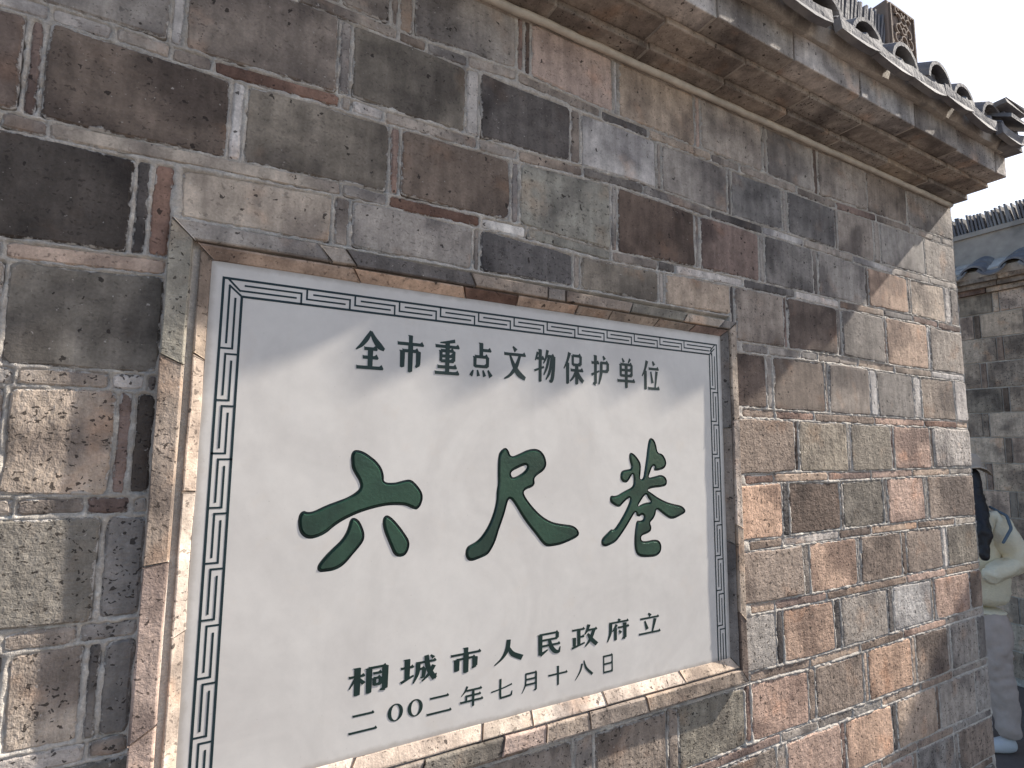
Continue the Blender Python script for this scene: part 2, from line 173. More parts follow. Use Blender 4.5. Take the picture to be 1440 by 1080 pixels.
def plain(name, col, rough=.8, nscale=20, var=.3, bump=.001, spec=.3, col2=None, bscale=None):
    m, nt, b = new_mat(name); g = N(nt); geo = g.node('ShaderNodeNewGeometry'); pos = geo.outputs['Position']
    n = g.noise(pos, nscale, 4, .6); c = (*col, 1)
    if col2: c = g.mix(g.ramp(g.noise(pos, nscale * .3, 3), .4, .65), c, (*col2, 1))
    c = g.mix(1., c, g.math('ADD', 1 - var / 2, g.math('MULTIPLY', n, var)), 'MULTIPLY')
    nt.links.new(c, b.inputs['Base Color']); b.inputs['Roughness'].default_value = rough; b.inputs['Specular IOR Level'].default_value = spec
    if bump: nt.links.new(g.bump(g.noise(pos, bscale or nscale * 4, 4, .65), bump), b.inputs['Normal'])
    return m
def marble():
    m, nt, b = new_mat('white_stone'); g = N(nt); geo = g.node('ShaderNodeNewGeometry'); pos = geo.outputs['Position']
    a = g.noise(pos, 4, 5, .6, 1.2); c = g.mix(g.ramp(a, .35, .68), (.66, .63, .595, 1), (.59, .56, .53, 1))
    c = g.mix(g.ramp(g.noise(pos, 17, 5, .6), .55, .75, 0, .35), c, (.62, .56, .50, 1))
    st = g.noise(g.vmath('MULTIPLY', pos, (1, 1, .06)), 26, 4)          # faint run-down marks
    c = g.mix(g.ramp(st, .56, .72, 0, .14), c, (.50, .48, .45, 1))
    c = g.mix(1., c, g.ramp(g.noise(pos, 45, 5, .7), .3, .7, .975, 1.02), 'MULTIPLY')
    sx = g.node('ShaderNodeSeparateXYZ'); g.set(sx, 0, pos)          # dirt line plus corner shade, both painted along the rim
    dz = g.math('MINIMUM', g.math('SUBTRACT', .2945 + CH, sx.outputs[2]), g.math('ADD', .5425 - CH, sx.outputs[2]))
    dx = g.math('MINIMUM', g.math('ADD', sx.outputs[0], .024), g.math('SUBTRACT', 1.19, sx.outputs[0]))
    dd = g.math('SUBTRACT', g.math('MINIMUM', dx, dz), g.math('MULTIPLY', g.noise(pos, 30, 4, .7), .016))
    c = g.mix(g.ramp(dd, -.008, .004, .55, 0.), c, (.30, .26, .22, 1))
    sp = g.noise(pos, 160, 2); c = g.mix(g.ramp(sp, .72, .78, 0, .35), c, (.35, .33, .3, 1))
    nt.links.new(c, b.inputs['Base Color']); b.inputs['Roughness'].default_value = .42; b.inputs['Specular IOR Level'].default_value = .35
    nt.links.new(g.bump(g.noise(pos, 9, 3), .0015, .5), b.inputs['Normal'])
    return m
M_MARBLE = marble()
M_GREEN = plain('green_paint', (.030, .072, .050), .2, 30, .5, .0006, .5, (.020, .046, .036))
M_RIM = plain('dark_rim_paint_shade', (.008, .022, .020), .4, 60, .5, .0003, .5)  # dark outline paint, with the groove's shade put into the same colour
M_INK = plain('ink_green_paint', (.008, .026, .024), .45, 80, .7, .0003, .4)
M_LINE = plain('border_line_paint', (.012, .028, .034), .5, 80, .8, 0, .3)
M_TILE = plain('grey_roof_tile', (.16, .155, .165), .85, 26, .8, .004, .3, (.26, .25, .245), 60)  # paled so the colour carries some of the sun glare over the eave
M_BEAD = plain('pointing_cord', (.66, .61, .53), .9, 40, .4, .002, .2, (.54, .50, .44), 160)
M_CARVE = plain('carved_brick', (.22, .17, .14), .9, 40, .6, .002, .2)
M_PAVE = plain('paving_stone', (.16, .125, .105), .85, 14, .6, .003, .3, (.14, .115, .10), 50)
M_GROUND = plain('ground', (.18, .15, .13), .95, 6, .5, .004, .2, (.16, .14, .12), 40)

PAL = dict(g=(.235, .213, .20), G=(.20, .195, .165), N=(.165, .150, .128), l=(.33, .325, .335), d=(.082, .078, .084), D=(.135, .130, .132),
           b=(.115, .078, .064), B=(.135, .102, .085), r=(.19, .118, .10), R=(.22, .105, .07), t=(.33, .26, .205), p=(.32, .225, .195),
           o=(.38, .25, .18), n=(.205, .165, .14), T=(.30, .262, .225), E=(.062, .052, .048), w=(.48, .46, .44), c=(.40, .325, .275))
def tint(code, rough):
    c = PAL[code]; m_ = sum(c) / 3; wm = (m_ * 1.10, m_ * 1.0, m_ * .89); c = tuple((a * .55 + b2 * .45) * 1.32 for a, b2 in zip(c, wm)); k = rng.uniform(.9, 1.1); w = rng.uniform(-.03, .03)
    return (c[0] * k * (1 + w), c[1] * k, c[2] * k * (1 - w), rough)

# ---------------------------------------------------------------- brick geometry
def outline(c, jit, n_long=4):
    """ragged outline through 4 corners (u,z) anticlockwise, with slightly broken corners"""
    pts = []
    for k in range(4):
        a, b2 = Vector(c[k]), Vector(c[(k + 1) % 4]); L = (b2 - a).length
        n = max(1, min(n_long, int(L / .05))); cr = min(.006, L * .15)
        for i in range(n + 1):
            t = cr / L + (1 - 2 * cr / L) * i / n if n else .5
            p = a.lerp(b2, t); d = (b2 - a).normalized(); nrm = Vector((-d.y, d.x))
            pts.append(p + nrm * rng.uniform(-jit, jit) + d * rng.uniform(-jit, jit) * .6)
    return pts
def brick_mesh(corners, front, back=1.006, jit=.0016, ch=.0035, edge_w=.011, tilt=.0012):
    """front face at y=front, chamfered edge, an inner ring that carries the 'edge' attribute"""
    o = outline(corners, jit); n = len(o)
    cu = sum(p.x for p in o) / n; cz = sum(p.y for p in o) / n
    wu = max(p.x for p in o) - min(p.x for p in o); wz = max(p.y for p in o) - min(p.y for p in o)
    def inset(p, d):
        su = max(0, (1 - 2 * d / wu)); sz = max(0, (1 - 2 * d / wz)); return (cu + (p.x - cu) * su, cz + (p.y - cz) * sz)
    ta, tb = rng.uniform(-tilt, tilt), rng.uniform(-tilt, tilt)
    def fy(q, d=0): return front + d + ta * (q[0] - cu) / wu * 2 + tb * (q[1] - cz) / wz * 2
    v = []; e = []
    for p in o: v.append(P(p.x, back, p.y)); e.append(1.)
    for p in o: q = (p.x, p.y); v.append(P(q[0], fy(q, ch * .9), q[1])); e.append(1.)
    for p in o: q = inset(p, ch + rng.uniform(0, .001)); v.append(P(q[0], fy(q), q[1])); e.append(.72)
    ew = min(edge_w, wu * .3, wz * .3)
    for p in o: q = inset(p, ew); v.append(P(q[0], fy(q, -.0003), q[1])); e.append(.12)
    f = []
    for k in range(3):
        for i in range(n): j = (i + 1) % n; f.append((k * n + i, k * n + j, (k + 1) * n + j, (k + 1) * n + i))
    f.append(tuple(range(3 * n, 4 * n)))
    return v, f, e
def mesh_with_edge(name, v, f, e, mat):
    me = mesh(name, v, f, mat); a = me.attributes.new('edge', 'FLOAT', 'POINT'); a.data.foreach_set('value', e); return me

# lay out the main wall --------------------------------------------------------
ZN = {0: .985}                                        # nominal heights of the thin courses
for k in range(1, 12): ZN[k] = .985 - .178 * k
for k in range(12, 17): ZN[k] = ZN[11] - .178 * (k - 11)
def zline(i, u):
    if i == 0: return .978
    L = LINES.get(i)
    if not L: return ZN[i] + .006
    a = [q[0] for q in L]; b = [q[1] for q in L]
    if i > 8 or i == 8: pass
    return float(np.interp(u, a, b))
WL, WR, ZB = -.75, 2.6, -CH
FL, FR, FT, FB = -.084, 1.234, .356, -.603            # outer edge of the plaque surround on the wall
HT, MG = .0134, .0031                                 # half thin course, half joint
bricks = []                                           # (corners, code, rough)
def rough_for(code, z, u):
    base = .10 if z > .1 else .55
    if z > .1 and u > 2.2: base = .35
    return min(1., max(.03, base + rng.uniform(-.09, .3 if z < .1 else .12)))
def add_face(u0, u1, i, code, top=None, bot=None):
    if u1 - u0 < .008: return
    a, b2 = u0 + MG, u1 - MG
    if u1 - u0 < .035: a, b2 = u0 + MG * .62, u1 - MG * .62
    zb0, zb1 = (zline(i + 1, u0) + HT + MG, zline(i + 1, u1) + HT + MG) if bot is None else (bot, bot)
    zt0, zt1 = (zline(i, u0) - HT - MG, zline(i, u1) - HT - MG) if top is None else (top, top)
    if i == 0: zt0 = zt1 = .976
    bricks.append(([(a, zb0), (b2, zb1), (b2, zt1), (a, zt0)], code, rough_for(code, (zb0 + zt0) / 2, u0)))
def add_thin(u0, u1, i, code):
    if u1 - u0 < .012: return
    a, b2 = u0 + MG * .7, u1 - MG * .7
    bricks.append(([(a, zline(i, u0) - HT + .001), (b2, zline(i, u1) - HT + .001), (b2, zline(i, u1) + HT - .001), (a, zline(i, u0) + HT - .001)], code, rough_for(code, zline(i, u0), u0) * .8))
codes_face = 'ggnNNtGrDb' ; codes_thin = 'ggnlTr'
def fill_face(ua, ub, i):                             # courses (or ends of them) that the photo does not show
    u = ua
    while u < ub - .03:
        L = min(rng.choice((.245, .25, .26)), ub - u)
        add_face(u, u + L, i, rng.choice(codes_face)); u += L
        if ub - u > .05: add_face(u, u + .019, i, rng.choice('gDbl')); u += .019
def fill_thin(ua, ub, i):
    u = ua
    while u < ub - .02:
        L = min(rng.uniform(.17, .27), ub - u); add_thin(u, u + L, i, rng.choice(codes_thin)); u += L
for i in range(0, 16):
    row = ROWS.get(str(i)); rr = ROWS_RIGHT.get(str(i))
    segs = []
    if row: segs += [(row[k][0], row[k + 1][0], row[k][1]) for k in range(len(row) - 1)]
    if rr: segs += [(rr[k][0], rr[k + 1][0], rr[k][1]) for k in range(len(rr) - 1)]
    if not segs: fill_face(WL, WR, i); continue
    in_frame_row = 4 <= i <= 8
    segs = [list(s) for s in segs]
    if in_frame_row:
        for s in segs:
            if s[0] < 0 and s[1] > FL - .02: s[1] = FL
            if s[0] > 1 and s[0] < 1.30: s[0] = FR
    last = max(s[1] for s in segs)
    for s in segs:
        if s[1] >= last - 1e-6 and last > 2.4: s[1] = WR + .003
    if last < 2.4: fill_face(last, WR, i)
    first = min(s[0] for s in segs)
    if first > WL + .03: fill_face(WL, first, i)
    for a, b2, c in segs:
        if i == 3 and a < FR - .01 and b2 > FL:       # shortened by the surround
            if a < FL: add_face(a, FL + .0, i, c) if b2 < .2 else None; a = max(a, FL) if b2 < .2 else a
            add_face(a, b2, i, c, bot=FT + .004)
        else: add_face(a, b2, i, c)
for i in range(1, 16):
    for src, lo, hi in ((THIN, WL, FL if 4 <= i <= 8 else WR), (THIN_RIGHT, FR if 4 <= i <= 8 else None, WR)):
        t = src.get(str(i))
        if src is THIN_RIGHT and 4 <= i <= 8 and not t: fill_thin(FR, WR, i); continue
        if not t:
            if src is THIN and (i <= 3 or 4 <= i <= 8): fill_thin(lo, hi, i)
            if src is THIN and i > 8 and str(i) not in THIN_RIGHT: fill_thin(WL, WR, i)
            continue
        if lo is None: lo = WL
        if t[0][0] > lo + .05 and not (4 <= i <= 8 and src is THIN_RIGHT): fill_thin(lo, t[0][0], i)
        for k, (a, c) in enumerate(t):
            b2 = t[k + 1][0] if k + 1 < len(t) else hi
            if 4 <= i <= 8: a = max(a, FR) if src is THIN_RIGHT else a; b2 = min(b2, FL) if src is THIN else b2
            if k + 1 == len(t) and b2 - a > .35: add_thin(a, a + .27, i, c); fill_thin(a + .27, b2, i)
            else: add_thin(a, b2, i, c)

wall = empty('brick_wall', (1.0, 1.12, 0))
tag(wall, 'weathered grey and brown brick wall with tiled coping, holding the white inscribed plaque', 'brick wall', kind='thing')

# which bricks show largest from the photograph's viewpoint
cm = cam.matrix_world if False else None
camR = cam.rotation_euler.to_matrix()
def projpx(x, y, z):
    q = camR.transposed() @ Vector((x, y, z)); return (720 + 755.3 * q.x / -q.z, 540 - 755.3 * q.y / -q.z) if q.z < -.05 else None
def shown_area(corn):
    ps = [projpx(a, 1., b) for a, b in corn]
    if any(q is None for q in ps): return 0
    if max(q[0] for q in ps) < 0 or min(q[0] for q in ps) > 1440 or max(q[1] for q in ps) < 0 or min(q[1] for q in ps) > 1080: return 0
    ps = [(min(1440, max(0, q[0])), min(1080, max(0, q[1]))) for q in ps]
    return abs(sum(ps[k][0] * ps[(k + 1) % 4][1] - ps[(k + 1) % 4][0] * ps[k][1] for k in range(4))) / 2
order = sorted(range(len(bricks)), key=lambda k: -shown_area(bricks[k][0]))
single = set(order[:300])
jv, jf, je, jt = [], [], [], []
for k, (corn, code, rough) in enumerate(bricks):
    w = corn[1][0] - corn[0][0]; hgt = corn[3][1] - corn[0][1]
    front = 1.0 - rng.uniform(.0005, .0040)
    if min(w, hgt) < .03: front = 1.0 - rng.uniform(-.0005, .0022)
    if code == 'w': front = 1.001
    v, f, e = brick_mesh(corn, front, jit=.0014 if min(w, hgt) < .03 else .0026, tilt=.0012 if min(w, hgt) > .03 else .0004)
    col = tint(code, rough)
    if code in 'npotrG' and corn[0][0] > 1.2 and corn[0][1] < .1: col = (col[0] * 1.06, col[1] * .99, col[2] * .95, col[3])  # sunlit warmth put into the tint of bricks below the eave's shadow
    if k in single:
        o = link('brick', mesh_with_edge('brick', v, f, e, M_BRICK), None, None, col); child_of(o, wall)
    else:
        n0 = len(jv); jv += v; jf += [tuple(q + n0 for q in ff) for ff in f]; je += e; jt += [col] * len(v)
me = mesh_with_edge('brickwork', jv, jf, je, M_BRICKWORK)
a = me.attributes.new('tint', 'FLOAT_COLOR', 'POINT'); a.data.foreach_set('color', np.array(jt, dtype=np.float32).ravel())
child_of(tag(link('brickwork', me), kind='stuff'), wall)

# mortar: a height field between and slightly over the bricks --------------------
def vnoise(U, Z, scale, seed):
    r = np.random.default_rng(seed); G = r.random((256, 256)).astype(np.float32)
    x = (U * scale) % 255; z = (Z * scale) % 255
    xi = x.astype(int); zi = z.astype(int); fx = x - xi; fz = z - zi; fx = fx * fx * (3 - 2 * fx); fz = fz * fz * (3 - 2 * fz)
    return (G[zi, xi] * (1 - fx) + G[zi, xi + 1] * fx) * (1 - fz) + (G[zi + 1, xi] * (1 - fx) + G[zi + 1, xi + 1] * fx) * fz
def mortar_sheet(ua, ub, za, zb, step):
    us = np.arange(ua, ub + step * .5, step); zs = np.arange(za, zb + step * .5, step)
    U, Z = np.meshgrid(us, zs); U = U.astype(np.float64); Z = Z.astype(np.float64)
    wob = (vnoise(U + 9, Z + 9, 26, 1) - .5) * .005 + (vnoise(U + 9, Z + 9, 90, 2) - .5) * .004 + (vnoise(U + 9, Z + 9, 210, 12) - .5) * .002
    D = np.full(U.shape, -.02)                        # signed distance into the nearest brick
    for corn, code, _ in bricks:
        a0, b0 = corn[0][0], corn[1][0]; z0 = min(corn[0][1], corn[1][1]) - .01; z1 = max(corn[2][1], corn[3][1]) + .01
        i0, i1 = np.searchsorted(us, a0 - .01), np.searchsorted(us, b0 + .01); j0, j1 = np.searchsorted(zs, z0), np.searchsorted(zs, z1)
        if i1 <= i0 or j1 <= j0: continue
        u = U[j0:j1, i0:i1]; z = Z[j0:j1, i0:i1]; t = (u - a0) / (b0 - a0)
        lo = corn[0][1] * (1 - t) + corn[1][1] * t; hi = corn[3][1] * (1 - t) + corn[2][1] * t
        d = np.minimum(np.minimum(u - a0, b0 - u), np.minimum(z - lo, hi - z)); D[j0:j1, i0:i1] = np.maximum(D[j0:j1, i0:i1], d)
    d = D + wob
    h = np.where(d < 0, .0012 + .0014 * np.clip(-d / .005, 0, 1), .0012 - .0105 * np.clip(d / .0055, 0, 1))
    h += (vnoise(U + 9, Z + 9, 60, 3) - .5) * .0026 + (vnoise(U + 9, Z + 9, 150, 4) - .5) * .0022
    inside = (U > FL + .004) & (U < FR - .004) & (Z > FB + .004) & (Z < FT - .004)
    h[inside] = -.012
    Y = 1.0 - h
    v = np.stack([U, Y, Z + CH], -1).reshape(-1, 3); nz, nu = U.shape
    idx = np.arange(nz * nu).reshape(nz, nu); q = np.stack([idx[:-1, :-1], idx[:-1, 1:], idx[1:, 1:], idx[1:, :-1]], -1).reshape(-1, 4)
    keep = ~inside.reshape(-1)[q].all(1); q = q[keep]
    me = bpy.data.meshes.new('mortar'); me.vertices.add(len(v)); me.vertices.foreach_set('co', v.astype(np.float32).ravel())
    me.loops.add(q.size); me.loops.foreach_set('vertex_index', q.astype(np.int32).ravel())
    me.polygons.add(len(q)); me.polygons.foreach_set('loop_start', np.arange(0, q.size, 4, dtype=np.int32))
    me.update(calc_edges=True); me.materials.append(M_MORTAR)
    return me
child_of(link('mortar', mortar_sheet(-.42, WR, -1.06, .985, .0036)), wall)
child_of(link('mortar', mortar_sheet(WL, -.4236, -1.06, .985, .012)), wall)
child_of(link('mortar', mortar_sheet(WL, WR, -CH, -1.072, .012)), wall)

def box_data(x0, x1, y0, y1, z0, z1, j=0.):
    q = lambda: rng.uniform(-j, j)
    v = [(x + q(), y + q(), z + q()) for z in (z0, z1) for x, y in ((x0, y0), (x1, y0), (x1, y1), (x0, y1))]
    return v, [(0, 3, 2, 1), (4, 5, 6, 7), (0, 1, 5, 4), (1, 2, 6, 5), (2, 3, 7, 6), (3, 0, 4, 7)]
def box(name, x0, x1, y0, y1, z0, z1, mat, parent, col=None, j=0., bev=0.):
    v, f = box_data(x0, x1, y0, y1, z0, z1, j); me = mesh(name, v, f, mat)
    o = link(name, me, None, None, col); child_of(o, parent)
    if bev:
        b = o.modifiers.new('bevel', 'BEVEL'); b.width = bev; b.segments = 2
    return o
WT = .25                                              # wall thickness
box('wall_core', WL, WR - .012, 1.0125, 1 + WT, 0, .985 + CH, M_MORTAR, wall)
# bricks of the end face at the corner
for i in range(0, 16):
    z1 = (.976 if i == 0 else zline(i, 2.6) - HT - MG) + CH; z0 = zline(i + 1, 2.6) + HT + MG + CH
    z0 = max(z0, 0); cuts = (1.006, 1.12 + .03 * (i % 2), 1 + WT)
    for k in range(2): box('brick', WR - .02, WR + .0 - rng.uniform(0, .002), cuts[k], cuts[k + 1] - .008, z0, z1, M_BRICK, wall, tint(rng.choice('gntpo'), .5), .0012, .003)
    if i: box('brick', WR - .02, WR - .001, 1.006, 1 + WT, zline(i, 2.6) - HT + CH + .001, zline(i, 2.6) + HT + CH - .001, M_BRICK, wall, tint('g', .5), .001)

# ---------------------------------------------------------------- surround of the plaque
sur = empty('plaque_surround', (0.575, 1.0, CH - .12)); child_of(sur, wall); 
def child_sub(o, par):         # sub-part: keep its world coordinates
    o.parent = par; o.matrix_parent_inverse = Matrix.Translation(-par.location); return o
PL, PR, PT, PB = -.024, 1.190, .2945, -.5425          # plaque edge
PLAQ = .995
def ring_piece(side, t0, t1, prof, code, rough=.3):
    """one brick of the surround. prof: list of (d, y): d = 0 at the wall-side edge, 1 at the plaque edge"""
    def edge(t, d):                                   # t along the side, 0..1 ; returns (u,z)
        oT = .350 + (.334 - .350) * t
        if side == 'top': a = (FL + (FR - FL) * t, oT); b2 = (PL + (PR - PL) * t, PT)
        elif side == 'bottom': a = (FL + (FR - FL) * t, FB); b2 = (PL + (PR - PL) * t, PB)
        elif side == 'left': a = (FL, FB + (.350 - FB) * t); b2 = (PL, PB + (PT - PB) * t)
        else: a = (FR, FB + (.334 - FB) * t); b2 = (PR, PB + (PT - PB) * t)
        return (a[0] + (b2[0] - a[0]) * d, a[1] + (b2[1] - a[1]) * d)
    n = max(2, int((t1 - t0) / .07)); m_ = len(prof); v = []
    for i in range(n + 1):
        t = t0 + (t1 - t0) * i / n
        for (d, y) in prof:
            e = edge(t, d); v.append(P(e[0] + rng.uniform(-.0009, .0009), y + rng.uniform(-.0007, .0007), e[1] + rng.uniform(-.0009, .0009)))
    f = []
    for i in range(n):
        for k in range(m_): l = (k + 1) % m_; f.append((i * m_ + k, i * m_ + l, (i + 1) * m_ + l, (i + 1) * m_ + k))
    f.append(tuple(range(m_))); f.append(tuple(n * m_ + k for k in reversed(range(m_))))
    me = mesh('brick', v, f, M_BRICK); o = link('brick', me, None, None, tint(code, rough)); child_sub(o, sur)
    b = o.modifiers.new('bevel', 'BEVEL'); b.width = .0016; b.segments = 1
    return o
BAND = [(0, 1.01), (0, .9775), (.03, .976), (.50, .9765), (.54, .979), (.54, 1.01)]
SPLAY = [(.60, 1.01), (.60, .9825), (.64, .9812), (1.0, .9938), (1.0, 1.01)]
SPLAY_L = [(.71, 1.01), (.71, .9860), (.745, .9845), (1.0, .9935), (1.0, 1.01)]
g_ = .0016
def run(side, cuts, codes, prof, rough=.3):
    for k in range(len(cuts) - 1): ring_piece(side, cuts[k] + g_, cuts[k + 1] - g_, prof, codes[k % len(codes)], rough)
TW = FR - FL; SH = .35 - FB
run('top', [0, .17, .205, .395, .535, .572, .72, .86, .965, 1], 'ggdngnGTD', BAND, .15)
run('top', [0, .20, .375, .475, .60, .68, .80, .9, 1], 'ooRontnr', SPLAY, .15)
run('bottom', [0, .20, .33, .458, .535, .62, .745, 1], 'nnNptnt', BAND, .35)
run('bottom', [0, .22, .42, .51, .66, .85, 1], 'cctcct', SPLAY, .2)  # cream codes: sun on the upward slope put into the brick colour
run('left', [0, .175, .435, .77, 1], 'ppnG', BAND, .3)
run('left', [0, .30, .55, .80, 1], 'ccct', SPLAY_L, .2)  # cream codes again paint in the sun on this sun-facing side
run('right', [0, .16, .41, .72, 1], 'btct', BAND, .3)
run('right', [0, .35, .7, 1], 'DnD', SPLAY, .2)  # dark codes: shade of the side turned from the sun, as brick colour
# mortar between band and splay
mv = []; mf = []
def loopq(d): return [(FL + (PL - FL) * d, FB + (PB - FB) * d), (FR + (PR - FR) * d, FB + (PB - FB) * d), (FR + (PR - FR) * d, .334 + (PT - .334) * d), (FL + (PL - FL) * d, .35 + (PT - .35) * d)]
for d, y in ((.0, 1.002), (.02, .9825), (.52, .9835), (.56, .990), (.62, .991), (.98, .9965), (1.02, 1.0)): mv += [P(a, y, b2) for a, b2 in loopq(d)]
for k in range(6):
    for i in range(4): j = (i + 1) % 4; mf.append((k * 4 + i, k * 4 + j, k * 4 + 4 + j, k * 4 + 4 + i))
child_sub(link('mortar', mesh('mortar', mv, mf, M_MORTAR)), sur)

# ---------------------------------------------------------------- plaque
plq = empty('stone_plaque', ((PL + PR) / 2, PLAQ + .006, (PT + PB) / 2 + CH))
tag(plq, 'white stone plaque with green engraved characters and key pattern border set in the brick wall', 'plaque')
def smooth_loop(pts, it=2):
    for _ in range(it):                               # Chaikin
        q = []
        for i in range(len(pts)):
            a, b2 = pts[i], pts[(i + 1) % len(pts)]
            q += [(a[0] * .75 + b2[0] * .25, a[1] * .75 + b2[1] * .25), (a[0] * .25 + b2[0] * .75, a[1] * .25 + b2[1] * .75)]
        pts = q
    return pts
def area(p): return sum(p[i][0] * p[(i + 1) % len(p)][1] - p[(i + 1) % len(p)][0] * p[i][1] for i in range(len(p))) / 2
def offset_loop(p, d):                                # positive d: to the left of travel
    n = len(p); q = []
    for i in range(n):
        a, b2, c = Vector(p[i - 1]), Vector(p[i]), Vector(p[(i + 1) % n])
        t = ((b2 - a).normalized() + (c - b2).normalized()); t = t.normalized() if t.length > 1e-6 else (c - b2).normalized()
        q.append((b2.x - t.y * d, b2.y + t.x * d))
    for _ in range(2): q = [((q[i - 1][0] + 2 * q[i][0] + q[(i + 1) % n][0]) / 4, (q[i - 1][1] + 2 * q[i][1] + q[(i + 1) % n][1]) / 4) for i in range(n)]
    return q
BIGL = []
for ch in BIG:
    L = []
    for comp in ch:
        loops = []
        for k, lp in enumerate(comp):
            s = smooth_loop([tuple(q) for q in lp]); A = area(s)
            if (k == 0) != (A > 0): s = s[::-1]       # outer anticlockwise, holes clockwise: left = inside the paint
            loops.append(s)
        L.append(loops)
    BIGL.append(L)
rect = [(PL, PB), (PR, PB), (PR, PT), (PL, PT)]
# the face is cut where the big characters are engraved
loops = [rect]; islands = []
for L in BIGL:
    for comp in L:
        loops.append(comp[0][::-1])
        for hole in comp[1:]: islands.append(hole[::-1])
def fill(loops, y, name, mat, parent, extra=None):
    flat = [p for lp in loops for p in lp]
    tris = tessellate_polygon([[Vector((p[0], p[1], 0)) for p in lp] for lp in loops])
    v = [P(p[0], y, p[1]) for p in flat]; f = []
    for t in tris:
        a, b2, c = [Vector(flat[k]) for k in t]
        cr = (b2 - a).x * (c - a).y - (b2 - a).y * (c - a).x
        if abs(cr) < 1e-12: continue
        f.append(tuple(t) if cr > 0 else tuple(reversed(t)))
    if extra:
        for lp in extra:
            n0 = len(v); v += [P(p[0], y, p[1]) for p in lp]
            for t in tessellate_polygon([[Vector((p[0], p[1], 0)) for p in lp]]):
                a, b2, c = [Vector(lp[k]) for k in t]; cr = (b2 - a).x * (c - a).y - (b2 - a).y * (c - a).x
                f.append(tuple(k + n0 for k in (t if cr > 0 else reversed(t))))
    return v, f
v, f = fill(loops, PLAQ, 'slab', M_MARBLE, plq, islands)
n0 = len(v); v += [P(a, PLAQ + .03, b2) for a, b2 in rect]
f += [(0, n0, n0 + 1, 1), (1, n0 + 1, n0 + 2, 2), (2, n0 + 2, n0 + 3, 3), (3, n0 + 3, n0, 0), (n0, n0 + 3, n0 + 2, n0 + 1)]
child_of(link('slab', mesh('slab', v, f, M_MARBLE)), plq)
names = ['六', '尺', '巷']
for L, nm in zip(BIGL, names):
    v, f, mi = [], [], []
    for comp in L:
        rings = []
        for lp in comp:
            n = len(lp); r = [(lp, PLAQ + .0000), (offset_loop(lp, .0008), PLAQ + .0030), (offset_loop(lp, .0034), PLAQ + .0026), (offset_loop(lp, .0062), PLAQ - .0016)]
            n0 = len(v)
            for q, y in r: v += [P(p[0], y, p[1]) for p in q]
            for k in range(3):
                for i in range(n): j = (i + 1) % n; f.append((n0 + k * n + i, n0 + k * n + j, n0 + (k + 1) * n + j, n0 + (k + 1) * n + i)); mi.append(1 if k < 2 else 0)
            rings.append(r[3][0])
        vv, ff = fill(rings, PLAQ - .0016, '', None, None); n0 = len(v); v += vv; f += [tuple(k + n0 for k in t) for t in ff]; mi += [0] * len(ff)
    me = mesh('character', v, f, M_GREEN); me.materials.append(M_RIM); me.polygons.foreach_set('material_index', mi)
    child_of(tag(link('character', me), 'large green brush-style engraved character ' + nm), plq)

